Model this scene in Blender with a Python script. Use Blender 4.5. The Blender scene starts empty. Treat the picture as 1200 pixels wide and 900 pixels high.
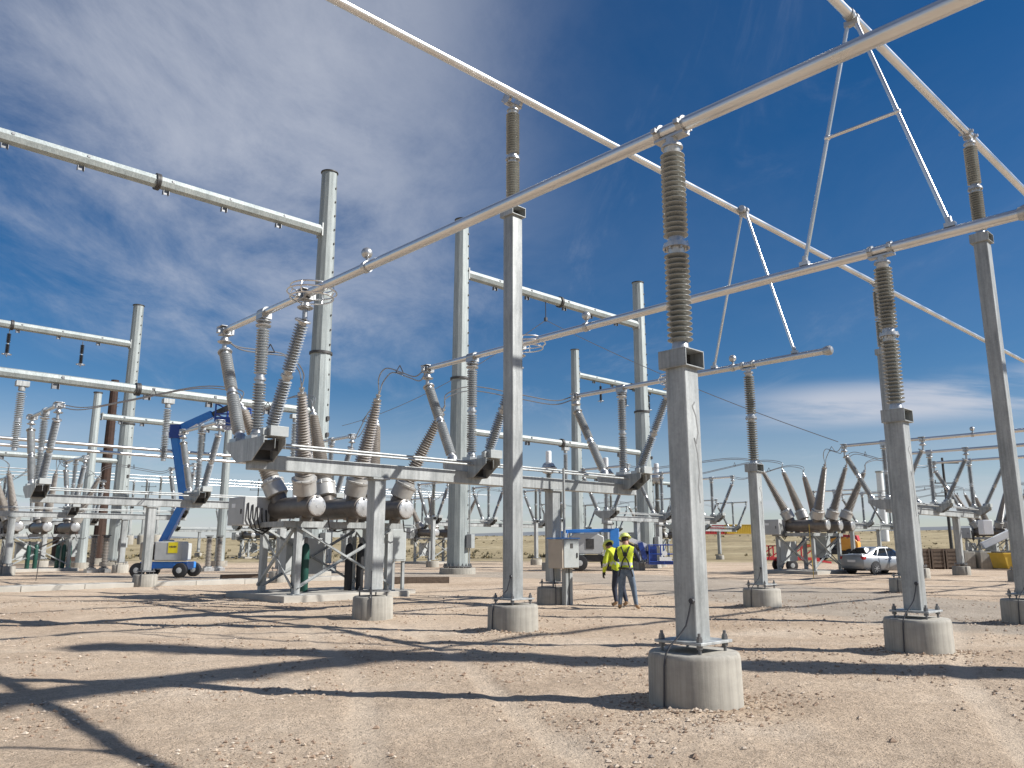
import bpy, math, random
from mathutils import Vector, Matrix, noise
random.seed(7)
V3 = Vector
UP = 'up'
scn = bpy.context.scene
COL = scn.collection
A = math.radians(46.7)                       # camera heading, from +X towards +Y
def fr(u, v): return (math.cos(A)*u+math.sin(A)*v, math.sin(A)*u-math.cos(A)*v)
def sm(a, b, x):
    t = max(0., min(1., (x-a)/(b-a))); return t*t*(3-2*t)
def gnd(u, v):                               # height of the graded yard and the rising desert behind it
    a, b = fr(u, v); d = math.hypot(u, v)
    near = .15*(1-math.exp(-max(a, 0)/14.))
    k = sm(75, 260, d)*sm(-40, 40, a)
    return near*(1-k)+k*(1.45+d*(.0125+.010*(b/max(d, 1))))

# ------------------------------------------------------------------ materials
def mat(name, col, rough=.5, metal=0., col2=None, scale=3., detail=6., bump=0., bscale=40., spots=None, coat=0., stretch=None, contrast=(.35, .65)):
    m = bpy.data.materials.new(name); m.use_nodes = True
    nt = m.node_tree; n = nt.nodes; L = nt.links
    b = n['Principled BSDF']
    b.inputs['Roughness'].default_value = rough; b.inputs['Metallic'].default_value = metal
    b.inputs['Coat Weight'].default_value = coat
    b.inputs['Base Color'].default_value = (*col, 1)
    tc = n.new('ShaderNodeTexCoord'); vec = tc.outputs['Object']
    if stretch:
        mp = n.new('ShaderNodeMapping'); mp.inputs['Scale'].default_value = stretch
        L.new(vec, mp.inputs[0]); vec = mp.outputs[0]
    if col2:
        t = n.new('ShaderNodeTexNoise'); t.inputs['Scale'].default_value = scale; t.inputs['Detail'].default_value = detail
        t.inputs['Roughness'].default_value = .65
        L.new(vec, t.inputs[0])
        r = n.new('ShaderNodeValToRGB'); r.color_ramp.elements[0].position, r.color_ramp.elements[1].position = contrast
        r.color_ramp.elements[0].color = (*col, 1); r.color_ramp.elements[1].color = (*col2, 1)
        L.new(t.outputs['Fac'], r.inputs[0]); out = r.outputs[0]
        if spots:
            v = n.new('ShaderNodeTexVoronoi'); v.inputs['Scale'].default_value = spots[0]
            L.new(tc.outputs['Object'], v.inputs[0])
            mx = n.new('ShaderNodeMix'); mx.data_type = 'RGBA'; mx.blend_type = 'MULTIPLY'; mx.inputs[0].default_value = spots[1]
            L.new(out, mx.inputs[6]); L.new(v.outputs['Color'], mx.inputs[7])
            bw = n.new('ShaderNodeRGBToBW'); L.new(v.outputs['Color'], bw.inputs[0])
            mr = n.new('ShaderNodeMapRange'); mr.inputs[3].default_value = .6; mr.inputs[4].default_value = 1.25
            L.new(bw.outputs[0], mr.inputs[0]); L.new(mr.outputs[0], mx.inputs[7]); out = mx.outputs[2]
        if stretch:
            mp3 = n.new('ShaderNodeMapping'); mp3.inputs['Scale'].default_value = (9, 9, .35); L.new(tc.outputs['Object'], mp3.inputs[0])
            t3 = n.new('ShaderNodeTexNoise'); t3.inputs['Scale'].default_value = 1.6; t3.inputs['Detail'].default_value = 7; t3.inputs['Roughness'].default_value = .7; L.new(mp3.outputs[0], t3.inputs[0])
            m3 = n.new('ShaderNodeMapRange'); m3.inputs[1].default_value = .32; m3.inputs[2].default_value = .60; m3.inputs[3].default_value = .70; m3.inputs[4].default_value = 1.05; L.new(t3.outputs['Fac'], m3.inputs[0])
            x3 = n.new('ShaderNodeMix'); x3.data_type = 'RGBA'; x3.blend_type = 'MULTIPLY'; x3.inputs[0].default_value = 1; L.new(out, x3.inputs[6]); L.new(m3.outputs[0], x3.inputs[7]); out = x3.outputs[2]
        oi = n.new('ShaderNodeObjectInfo'); m4 = n.new('ShaderNodeMapRange'); m4.inputs[3].default_value = .88; m4.inputs[4].default_value = 1.10; L.new(oi.outputs['Random'], m4.inputs[0])
        x4 = n.new('ShaderNodeMix'); x4.data_type = 'RGBA'; x4.blend_type = 'MULTIPLY'; x4.inputs[0].default_value = 1; L.new(out, x4.inputs[6]); L.new(m4.outputs[0], x4.inputs[7]); out = x4.outputs[2]
        L.new(out, b.inputs['Base Color'])
        mr2 = n.new('ShaderNodeMapRange'); mr2.inputs[3].default_value = max(.05, rough-.1); mr2.inputs[4].default_value = min(1, rough+.12)
        L.new(t.outputs['Fac'], mr2.inputs[0]); L.new(mr2.outputs[0], b.inputs['Roughness'])
    if bump:
        t2 = n.new('ShaderNodeTexNoise'); t2.inputs['Scale'].default_value = bscale; t2.inputs['Detail'].default_value = 5
        L.new(tc.outputs['Object'], t2.inputs[0])
        bp = n.new('ShaderNodeBump'); bp.inputs['Strength'].default_value = bump; bp.inputs['Distance'].default_value = .01
        L.new(t2.outputs['Fac'], bp.inputs['Height']); L.new(bp.outputs[0], b.inputs['Normal'])
    return m
M = {}
M['galv'] = mat('galvanised_steel', (.27, .285, .28), .5, .3, (.47, .485, .475), 2.2, 8, spots=(38, .22), stretch=(1.6, 1.6, .55), contrast=(.3, .66))
M['pole'] = mat('pole_steel', (.29, .325, .32), .55, .25, (.40, .435, .42), 1.1, 6, spots=(20, .2), stretch=(1, 1, .3))
M['alu'] = mat('aluminium_tube', (.62, .62, .61), .30, 1.0, (.72, .72, .71), .7, 2)
M['cast'] = mat('cast_aluminium', (.40, .405, .40), .36, .8, (.52, .525, .52), 3, 3)
M['can'] = mat('can_paint', (.38, .37, .345), .42, .3, (.46, .45, .42), 4)
M['olive'] = mat('olive_grey_porcelain', (.225, .23, .21), .28, 0, (.29, .295, .27), 5, coat=.35)
M['grey'] = mat('grey_porcelain', (.29, .31, .32), .26, 0, (.35, .37, .38), 5, coat=.35)
M['brown'] = mat('taupe_porcelain', (.285, .26, .23), .32, 0, (.36, .33, .295), 5, coat=.3)
M['tank'] = mat('tank_paint', (.12, .105, .09), .38, .35, (.18, .16, .14), 5)
M['disc'] = mat('bright_end_plate', (.52, .52, .51), .33, .75, (.62, .62, .61), 4)
M['conc'] = mat('concrete', (.30, .28, .24), .85, 0, (.41, .385, .33), 2.6, 9, bump=.16, bscale=70, stretch=(1, 1, 2.2), contrast=(.25, .75))
M['conc2'] = mat('pale_concrete', (.33, .31, .27), .88, 0, (.44, .415, .365), 1.5, 9, bump=.3, bscale=40)
M['black'] = mat('black_rubber', (.018, .018, .02), .6)
M['cable'] = mat('dark_cable', (.05, .05, .055), .5, .2)
M['strand'] = mat('aluminium_strand', (.30, .305, .31), .45, .7)
M['dark'] = mat('dark_steel', (.05, .05, .05), .55, .4, (.09, .085, .08), 6)
M['bolt'] = mat('bolt_steel', (.16, .165, .17), .45, .7, (.25, .25, .25), 20)
M['rust'] = mat('weathering_steel', (.030, .016, .011), .8, .1, (.058, .030, .020), 3)
M['wood'] = mat('timber', (.10, .07, .05), .85, 0, (.18, .135, .10), 6, stretch=(1, 1, 4))
M['cabinet'] = mat('cabinet_paint', (.36, .38, .37), .4, .15, (.43, .45, .44), 2)
M['beige'] = mat('beige_panel', (.42, .36, .29), .5, .1, (.47, .41, .33), 3)
M['lblue'] = mat('boom_blue', (.03, .20, .60), .35, 0, (.04, .24, .66), 3, coat=.3)
M['navy'] = mat('dark_blue', (.014, .05, .26), .4, 0, (.02, .065, .32), 3, coat=.2)
M['white'] = mat('white_paint', (.72, .73, .73), .4, 0, (.78, .79, .79), 2, coat=.2)
M['lgrey'] = mat('light_grey_paint', (.40, .41, .40), .42, 0, (.47, .48, .47), 2)
M['yellow'] = mat('yellow_sign', (.80, .66, .02), .5)
M['orange'] = mat('orange_paint', (.72, .30, .03), .42, 0, (.76, .36, .05), 2, coat=.2)
M['red'] = mat('red_paint', (.40, .025, .03), .5, 0, (.46, .04, .045), 3)
M['yelpaint'] = mat('ochre_paint', (.55, .36, .03), .55, 0, (.62, .42, .05), 3)
M['green'] = mat('green_cylinder', (.008, .055, .042), .45, 0, (.014, .075, .055), 3)
M['silver'] = mat('car_paint', (.25, .265, .28), .32, .5, (.28, .295, .31), 3, coat=.6)
M['glass'] = mat('dark_glass', (.012, .016, .02), .06, 0, coat=.5)
M['rimm'] = mat('wheel_rim', (.6, .6, .6), .35, .7)
M['lamp_red'] = mat('tail_lamp', (.35, .01, .012), .25)
M['lamp'] = mat('head_lamp', (.7, .7, .7), .15, .3)
M['lime'] = mat('hi_vis_fabric', (.56, .66, .02), .8, 0, (.66, .74, .06), 12, bump=.5, bscale=25)
M['band'] = mat('reflective_band', (.62, .63, .60), .35, .3)
M['jeans'] = mat('denim', (.085, .12, .165), .9, 0, (.15, .19, .24), 14, bump=.5, bscale=30)
M['djeans'] = mat('dark_denim', (.02, .026, .045), .9, 0, (.035, .042, .065), 14)
M['shirt'] = mat('navy_shirt', (.015, .018, .04), .9, 0, (.025, .03, .055), 12)
M['skin'] = mat('skin', (.40, .22, .15), .55)
M['boot'] = mat('tan_boot', (.30, .20, .12), .8)
M['hatlime'] = mat('hat_plastic', (.70, .78, .22), .35)
M['hatwhite'] = mat('hat_white', (.75, .76, .72), .35)
M['glove'] = mat('dark_glove', (.03, .03, .03), .8)
M['hair'] = mat('dark_hair', (.02, .014, .01), .7)
M['scrib'] = mat('pen_marks', (.20, .205, .205), .7)

# ------------------------------------------------------------------ mesh builder
def frame(d):
    d = d.normalized()
    a = V3((0, 0, 1)) if abs(d.z) < .95 else V3((1, 0, 0))
    x = a.cross(d).normalized(); return x, d.cross(x), d
class MB:
    def __init__(s): s.v = []; s.f = []; s.mi = []
    def add(s, vs, fs, k=0):
        o = len(s.v); s.v += [tuple(p) for p in vs]; s.f += [tuple(i+o for i in f) for f in fs]; s.mi += [k]*len(fs); return s
    def box(s, c, z, rot=None, k=0):
        cx, cy, cz = c; a, b, d = z[0]/2, z[1]/2, z[2]/2
        vs = [V3((x*a, y*b, w*d)) for x in (-1, 1) for y in (-1, 1) for w in (-1, 1)]
        if rot is not None: vs = [rot @ p for p in vs]
        vs = [p+V3(c) for p in vs]
        return s.add(vs, [(0, 1, 3, 2), (4, 6, 7, 5), (0, 4, 5, 1), (2, 3, 7, 6), (0, 2, 6, 4), (1, 5, 7, 3)], k)
    def bar(s, p0, p1, w, h, k=0):           # rectangular bar, w across, h vertical-ish
        p0 = V3(p0); p1 = V3(p1); x, y, d = frame(p1-p0)
        vs = []
        for p in (p0, p1):
            for i, j in ((-1, -1), (1, -1), (1, 1), (-1, 1)): vs.append(p+x*(i*w/2)+y*(j*h/2))
        return s.add(vs, [(3, 2, 1, 0), (4, 5, 6, 7), (0, 1, 5, 4), (1, 2, 6, 5), (2, 3, 7, 6), (3, 0, 4, 7)], k)
    def angle(s, p0, p1, w, t=.012, k=0):    # steel angle section
        p0 = V3(p0); p1 = V3(p1); x, y, d = frame(p1-p0)
        s.bar(p0, p1, w, t, k); o = x*(w/2-t/2)+y*(w/2); s.bar(p0+o, p1+o, t, w-t*1.3, k); return s
    def cyl(s, p0, p1, r0, r1=None, n=16, caps=True, k=0):
        p0 = V3(p0); p1 = V3(p1); r1 = r0 if r1 is None else r1; x, y, d = frame(p1-p0)
        vs = [p+x*(math.cos(t)*r)+y*(math.sin(t)*r) for p, r in ((p0, r0), (p1, r1)) for t in [2*math.pi*i/n for i in range(n)]]
        fs = [(i, (i+1) % n, n+(i+1) % n, n+i) for i in range(n)]
        if caps: fs += [tuple(range(n-1, -1, -1)), tuple(range(n, 2*n))]
        return s.add(vs, fs, k)
    def lathe(s, p0, p1, prof, n=20, k=0, caps=True):     # prof: (distance along, radius)
        p0 = V3(p0); x, y, d = frame(V3((0, 0, 1)) if p1 == UP else V3(p1)-p0); vs = []; m = len(prof)
        cs = [(math.cos(2*math.pi*i/n), math.sin(2*math.pi*i/n)) for i in range(n)]
        for t, r in prof:
            for c, q in cs: vs.append(p0+d*t+x*(c*r)+y*(q*r))
        fs = [(j*n+i, j*n+(i+1) % n, (j+1)*n+(i+1) % n, (j+1)*n+i) for j in range(m-1) for i in range(n)]
        if caps: fs += [tuple(range(n-1, -1, -1)), tuple(range((m-1)*n, m*n))]
        return s.add(vs, fs, k)
    def tube(s, pts, r, n=7, k=0):
        pts = [V3(p) for p in pts]; vs = []; m = len(pts); px = None
        for i, p in enumerate(pts):
            d = (pts[min(i+1, m-1)]-pts[max(i-1, 0)]).normalized()
            if px is None: x, y, _ = frame(d)
            else:
                x = (px-d*px.dot(d)).normalized(); y = d.cross(x)
            px = x
            for a in range(n):
                t = 2*math.pi*a/n; vs.append(p+x*(math.cos(t)*r)+y*(math.sin(t)*r))
        fs = [(j*n+i, j*n+(i+1) % n, (j+1)*n+(i+1) % n, (j+1)*n+i) for j in range(m-1) for i in range(n)]
        fs += [tuple(range(n-1, -1, -1)), tuple(range((m-1)*n, m*n))]
        return s.add(vs, fs, k)
    def ring(s, c, R, r, ax=(0, 0, 1), n=28, k=0):
        x, y, d = frame(V3(ax)); c = V3(c); vs = []; m = 7
        for i in range(n):
            t = 2*math.pi*i/n; e = x*math.cos(t)+y*math.sin(t)
            for j in range(m):
                q = 2*math.pi*j/m; vs.append(c+e*(R+r*math.cos(q))+d*(r*math.sin(q)))
        return s.add(vs, [(i*m+j, ((i+1) % n)*m+j, ((i+1) % n)*m+(j+1) % m, i*m+(j+1) % m) for i in range(n) for j in range(m)], k)
    def ball(s, c, r, k=0, n=16, sc=(1, 1, 1)):
        c = V3(c); vs = []; h = 9
        for j in range(h):
            th = math.pi*j/(h-1)*.998+.001
            for i in range(n):
                p = 2*math.pi*i/n; vs.append(c+V3((math.sin(th)*math.cos(p)*r*sc[0], math.sin(th)*math.sin(p)*r*sc[1], -math.cos(th)*r*sc[2])))
        fs = [(j*n+i, j*n+(i+1) % n, (j+1)*n+(i+1) % n, (j+1)*n+i) for j in range(h-1) for i in range(n)]
        return s.add(vs, fs, k)
    def prism(s, poly, lo, hi, axis='z', k=0):            # 2-D outline extruded along an axis
        n = len(poly)
        def P(a, b, c): return {'z': (a, b, c), 'x': (c, a, b), 'y': (a, c, b)}[axis]
        vs = [P(a, b, lo) for a, b in poly]+[P(a, b, hi) for a, b in poly]
        fs = [(i, (i+1) % n, n+(i+1) % n, n+i) for i in range(n)]+[tuple(range(n-1, -1, -1)), tuple(range(n, 2*n))]
        return s.add(vs, fs, k)
    def mesh(s, name, mats, ang=35):
        me = bpy.data.meshes.new(name); me.from_pydata(s.v, [], s.f)
        for m in (mats if isinstance(mats, (list, tuple)) else [mats]): me.materials.append(m)
        me.polygons.foreach_set('material_index', s.mi)
        bm_fix(me)
        me.polygons.foreach_set('use_smooth', [True]*len(me.polygons)); me.set_sharp_from_angle(angle=math.radians(ang)); return me
    def build(s, name, mats, parent=None, loc=None, bev=0, ang=35):
        return link(name, s.mesh(name, mats, ang), parent, loc, bev)
def bm_fix(me):
    import bmesh
    b = bmesh.new(); b.from_mesh(me); bmesh.ops.recalc_face_normals(b, faces=b.faces); b.to_mesh(me); b.free()
def link(name, me, parent=None, loc=None, bev=0):
    o = bpy.data.objects.new(name, me); COL.objects.link(o)
    if parent: o.parent = parent
    if loc: o.location = loc
    if bev:
        md = o.modifiers.new('bevel', 'BEVEL'); md.width = bev; md.segments = 2; md.limit_method = 'ANGLE'; md.angle_limit = math.radians(40)
    return o
def tag(o, label, cat, group=None):
    o['label'] = label; o['category'] = cat
    if group: o['group'] = group
    elif 'group' in o: del o['group']
    return o
def thing(name, label, cat, loc=(0, 0, 0), rz=0, group=None):
    o = bpy.data.objects.new(name, None); COL.objects.link(o); o.location = loc; o.rotation_euler = (0, 0, rz); o.empty_display_size = .3
    return tag(o, label, cat, group)
def dup(root, loc, label=None, group=None, rz=None, skip=None):
    def cp(o, par):
        if skip and o.name.startswith(skip): return
        c = o.copy(); COL.objects.link(c)
        if par is not None: c.parent = par
        for ch in o.children: cp(ch, c)
        return c
    r = cp(root, None); r.location = loc
    if rz is not None: r.rotation_euler = (0, 0, rz)
    if label: r['label'] = label
    if group: r['group'] = group
    return r
def rsq(h, r=.02, n=3):                      # rounded square outline
    o = []
    for cx, cy, a0 in ((h-r, h-r, 0), (r-h, h-r, 90), (r-h, r-h, 180), (h-r, r-h, 270)):
        for i in range(n+1):
            a = math.radians(a0+90*i/n); o.append((cx+r*math.cos(a), cy+r*math.sin(a)))
    return o
def sheds(z0, z1, n, rc, rs, rc1=None, rs1=None):
    p = (z1-z0)/n; o = []
    for i in range(n):
        t = i/max(1, n-1); c = rc+((rc1 if rc1 else rc)-rc)*t; s = rs+((rs1 if rs1 else rs)-rs)*t; z = z0+i*p
        o += [(z, c), (z+.42*p, s*.97), (z+.50*p, s), (z+.58*p, s*.985), (z+.70*p, c*1.04)]
    o.append((z1, (rc1 if rc1 else rc))); return o

# ------------------------------------------------------------------ bus supports
ZG = .09                                    # every support is set out to one datum
def pedestal(mb, r=.465, top=.50, n=144):
    return mb.lathe((0, 0, -.45), UP, [(0, r), (.45, r), (.45+top-.05, r*.985), (.45+top-.015, r*.965), (.45+top, r*.93), (.45+top+.004, .05)], n)
def post_on_pedestal(root, half, z1, tall=False):
    pedestal(MB()).build('pedestal', M['conc'], root, ang=50)
    b = MB(); b.box((0, 0, .60), (.56, .56, .028)); b.build('base_plate', M['galv'], root, bev=.004)
    for sx in (-1, 1):
        for sy in (-1, 1):
            a = MB(); p = (sx*.225, sy*.225)
            a.cyl((*p, .49), (*p, .70), .016, n=10); a.cyl((*p, .616), (*p, .65), .034, n=6); a.cyl((*p, .55), (*p, .583), .034, n=6); a.cyl((*p, .65), (*p, .668), .028, n=6)
            a.build('anchor_bolt', M['bolt'], root)
    b = MB(); b.prism(rsq(half, .022), .614, z1); 
    b.build('post', M['galv'], root, ang=25)
    # hollow cap piece, open towards -Y and +Y
    c = MB(); w = half+.045; h = .20; t = .014; L = half+.05
    c.box((0, 0, z1+t/2), (2*w, 2*L, t)); c.box((0, 0, z1+h-t/2), (2*w, 2*L, t))
    c.box((-w+t/2, 0, z1+h/2), (t, 2*L, h-2*t)); c.box((w-t/2, 0, z1+h/2), (t, 2*L, h-2*t)); c.box((0, 0, z1+h/2), (2*w-2*t, .02, h-2*t), k=1)
    c.build('cap', [M['galv'], M['dark']], root, bev=.003)
    g = MB(); pts = [(-.150, -.10, 1.0), (-.175, -.09, .9), (-.20, -.06, .76), (-.29, -.03, .66), (-.40, .0, .575), (-.455, .015, .50), (-.478, .02, .40), (-.482, .03, .10), (-.50, .03, -.15)]
    g.tube(pts, .010, 6); g.cyl((-.125, -.10, 1.0), (-.16, -.10, 1.0), .028, n=8)
    g.build('ground_cable', M['cable'], root)
    return z1+h
def stack(root, z0, z1, m, rc=.072, rs=.14, n=17, seg=28):
    """two porcelain units with metal flanges, z0..z1"""
    mid = (z0+z1)/2
    for a, b in ((z0, mid), (mid, z1)):
        s = MB(); s.lathe((0, 0, 0), UP, sheds(a+.10, b-.09, n, rc, rs), seg); s.build('insulator', m, root, ang=70)
    f = MB()
    f.lathe((0, 0, z0), UP, [(0, .125), (.02, .125), (.022, .098), (.09, .088), (.115, .08)], 20)
    f.build('flange', M['cast'], root); f = MB()
    f.lathe((0, 0, mid), UP, [(-.105, .088), (-.03, .098), (-.028, .15), (-.002, .15), (.002, .14), (.028, .14), (.03, .098), (.105, .088)], 20)
    for i in range(6):
        t = i*math.pi/3; f.cyl((.123*math.cos(t), .123*math.sin(t), mid-.055), (.123*math.cos(t), .123*math.sin(t), mid+.055), .013, n=6)
    f.build('flange', M['cast'], root); f = MB()
    f.lathe((0, 0, z1), UP, [(-.10, .082), (-.08, .09), (-.022, .10), (-.02, .125), (0, .125)], 20)
    f.build('flange', M['cast'], root)
def clamp(root, z0, zb, ax, r):              # saddle with two ring straps round the tube
    c = MB(); d = V3((0, 1, 0)) if ax == 'y' else V3((1, 0, 0))
    c.lathe((0, 0, z0), UP, [(0, .115), (.02, .115), (.022, .07), (zb-r-z0-.03, .075)], 16)
    sz = (.14, .40, .03) if ax == 'y' else (.40, .14, .03)
    c.box((0, 0, zb-r-.02), sz)
    for s in (-1, 1):
        o = d*(s*.155)
        c.cyl(o-d*.035+V3((0, 0, zb)), o+d*.035+V3((0, 0, zb)), r+.024, n=22)
        for q in (-1, 1):
            sd = d.cross(V3((0, 0, 1)))*(q*(r+.035)); c.box(o+sd+V3((0, 0, zb)), (.06, .06, .05))
    c.build('bus_clamp', M['cast'], root)
RB = .083
ZB, ZD = 6.35, 10.70
def bus_support(loc, label, tall, group):
    r = thing('bus_support', label, 'bus support', loc, 0, group)
    zb = (ZD if tall else ZB)-ZG
    zt = post_on_pedestal(r, .138 if tall else .128, (8.02 if tall else 3.42))
    stack(r, zt, zb-RB-.13, M['olive'])
    clamp(r, zb-RB-.13, zb, 'x' if tall else 'y', RB)
    return r
UA, UB, UC = 7.15, 12.80, 18.75
GL, GH = 'short bus supports', 'tall bus supports'
p1 = bus_support((UA, 4.9, ZG), 'short galvanised bus support nearest the camera, its pedestal in the foreground', False, GL)
s = MB()                                     # grey pen squiggle on the sunny face of the front post
pts = [(.03, 3.05), (-.02, 3.0), (.04, 2.9), (.07, 2.72), (.02, 2.6), (-.01, 2.66), (.04, 2.5), (.06, 2.3), (.03, 2.15), (.05, 1.98)]
for (a, b), (c, d) in zip(pts, pts[1:]): s.bar((a, -.1295, b), (c, -.1295, d), .002, .018)
s.build('pen_mark', M['scrib'], p1)
dup(p1, (UB, 4.83, ZG), 'short galvanised bus support in the right foreground carrying the middle tube')
dup(p1, (UC, 10.75, ZG), 'short galvanised bus support under the free end of the short far tube')
pd = bus_support((10.36, 10.97, ZG), 'tall galvanised bus support standing centre, left of the two workers', True, GH)
dup(pd, (18.78, 4.95, ZG), 'tall galvanised bus support leaning into the right edge of the view')
dup(pd, (27.75, 10.75, ZG), 'tall galvanised bus support half hidden behind the right foreground support')
for o in ((40.3, 10.75), ): dup(pd, (*o, ZG), 'tall galvanised bus support hidden behind the one leaning into the right edge')
for o in ((-5.6, 10.75),): dup(pd, (*o, ZG), 'tall galvanised bus support outside the left of the view')
for o in ((-5.6, 4.95), (34.8, 4.95)): dup(pd, (*o, ZG), 'tall galvanised bus support outside the view on the second high tube')
for o in ((-5.6, -.85), (34.8, -.85)): dup(pd, (*o, ZG), 'tall galvanised bus support outside the view on the third high tube')

def bus(p0, p1, label, balls=(), endcap=(), group='aluminium bus tubes', RB=RB):
    p0 = V3(p0); p1 = V3(p1); d = (p1-p0).normalized()
    r = thing('bus_tube', label, 'bus tube', p0, 0, group)
    L = (p1-p0).length; k = max(2, int(L/4)); b = MB()
    b.tube([d*(L*i/k) for i in range(k+1)], RB, 24); b.build('tube', M['alu'], r)
    for e in endcap:
        c = MB(); q = d*(0 if e == 0 else L); s = -1 if e == 0 else 1
        c.lathe(q-d*(s*.06), q+d*s, [(0, RB+.012), (.06, RB+.03), (.10, RB+.04), (.17, RB+.035), (.21, RB), (.225, .02)], 20); c.build('end_bell', M['cast'], r)
    for t in balls:
        c = MB(); q = d*t; up = V3((0, 0, 1)); sd = d.cross(up)
        c.cyl(q+up*.02, q+up*(RB+.12)-sd*.02, .03, n=10); c.ball(q+up*(RB+.17), .10); c.cyl(q-d*.05, q+d*.05, RB+.02, n=18)
        c.build('corona_ball', M['cast'], r)
    return r
bus((UA, 13.25, ZB), (UA, -3.2, ZB), 'thick aluminium tube running from top right over the front support down to left', balls=(2.0,), endcap=(1,))
bus((UB, 13.25, ZB), (UB, 2.8, ZB), 'aluminium tube with round end bell at right, carried by the right foreground support', balls=(2.05,), endcap=(1,))
bus((UC, 13.25, ZB), (UC, 8.6, ZB), 'shortest aluminium tube, its end bell behind the front insulator stack', balls=(2.05,), endcap=(1,))
bus((-7, 10.75, ZD), (60, 10.75, ZD), 'high aluminium tube sloping from top left across to the right edge')
bus((-7, 4.95, ZD), (50, 4.95, ZD), 'high aluminium tube crossing the top right corner above the large A-frame')
bus((-7, -.85, ZD), (50, -.85, ZD), 'high aluminium tube outside the view beyond the top right corner')
def aframe(u, v, label):
    r = thing('a_frame', label, 'A-frame', (u, v, 0), 0, 'A-frame tube risers')
    t = ZD-RB; z0 = ZB+RB
    for s in (-1, 1):
        b = MB(); b.tube([(0, s*.07, t-.05), (0, s*1.18, z0+.02)], .036, 12); b.build('leg', M['alu'], r)
        f = MB(); f.box((0, s*1.18, z0+.03), (.10, .16, .07)); f.cyl((0, s*1.18, z0), (0, s*1.16, z0+.16), .05, n=12); f.build('foot_clamp', M['cast'], r)
    zc = 8.62; k = .07+(1.11)*(t-.05-zc)/(t-.05-z0-.02)
    b = MB(); b.tube([(0, -k, zc), (0, k, zc)], .03, 10)
    for s in (-1, 1): b.ball((0, s*k, zc), .055)
    b.build('crossbar', M['alu'], r)
    c = MB(); c.box((0, 0, t-.05), (.09, .24, .10)); c.cyl((-.13, 0, ZD), (-.05, 0, ZD), RB+.02, n=18); c.cyl((.05, 0, ZD), (.13, 0, ZD), RB+.02, n=18); c.build('top_clamp', M['cast'], r)
aframe(UB, 4.95, 'large aluminium A-frame hanging from the high tube at top right')
aframe(UC, 10.6, 'smaller aluminium A-frame in mid picture above the short far tube')
aframe(UA, -.85, 'aluminium A-frame outside the view beyond the top right')

# ------------------------------------------------------------------ disconnect switches
ZS = 3.42                                   # top of the low beams
def incl_ins(root, p0, p1, m, n=17, seg=20):
    p0 = V3(p0); p1 = V3(p1); d = p1-p0; L = d.length; d.normalize(); mid = L/2
    for k, (a, b) in enumerate(((0, mid), (mid, L))):
        s = MB(); s.lathe(p0, p0+d, sheds(a+.10, b-.08, n, .07, .132), seg); o = s.build('insulator', m, root, ang=70)
        f = MB()
        if k == 0: f.lathe(p0, p0+d, [(0, .12), (.03, .12), (.035, .095), (.115, .085)], 16)
        else:
            f.lathe(p0+d*mid, p0+d*(mid+1), [(-.095, .085), (-.03, .088), (-.026, .118), (.026, .118), (.03, .088), (.115, .085)], 16)
            f.build('flange', M['cast'], o); f = MB()
            f.lathe(p0+d*L, p0+d*(L+1), [(-.095, .08), (-.03, .09), (-.025, .15), (.0, .16), (.015, .15), (.02, .06)], 16)
        f.build('flange', M['cast'], o)
def disc_stack(b, x, y, z0, z1):
    b.cyl((x, y, z0), (x, y, z1), .05, n=12)
    zm = z0+(z1-z0)*.55
    b.lathe((x, y, zm), (x, y, zm+1), [(-.02, .05), (-.02, .12), (0, .155), (.018, .155), (.03, .10), (.10, .085), (.105, .05)], 18)
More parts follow.
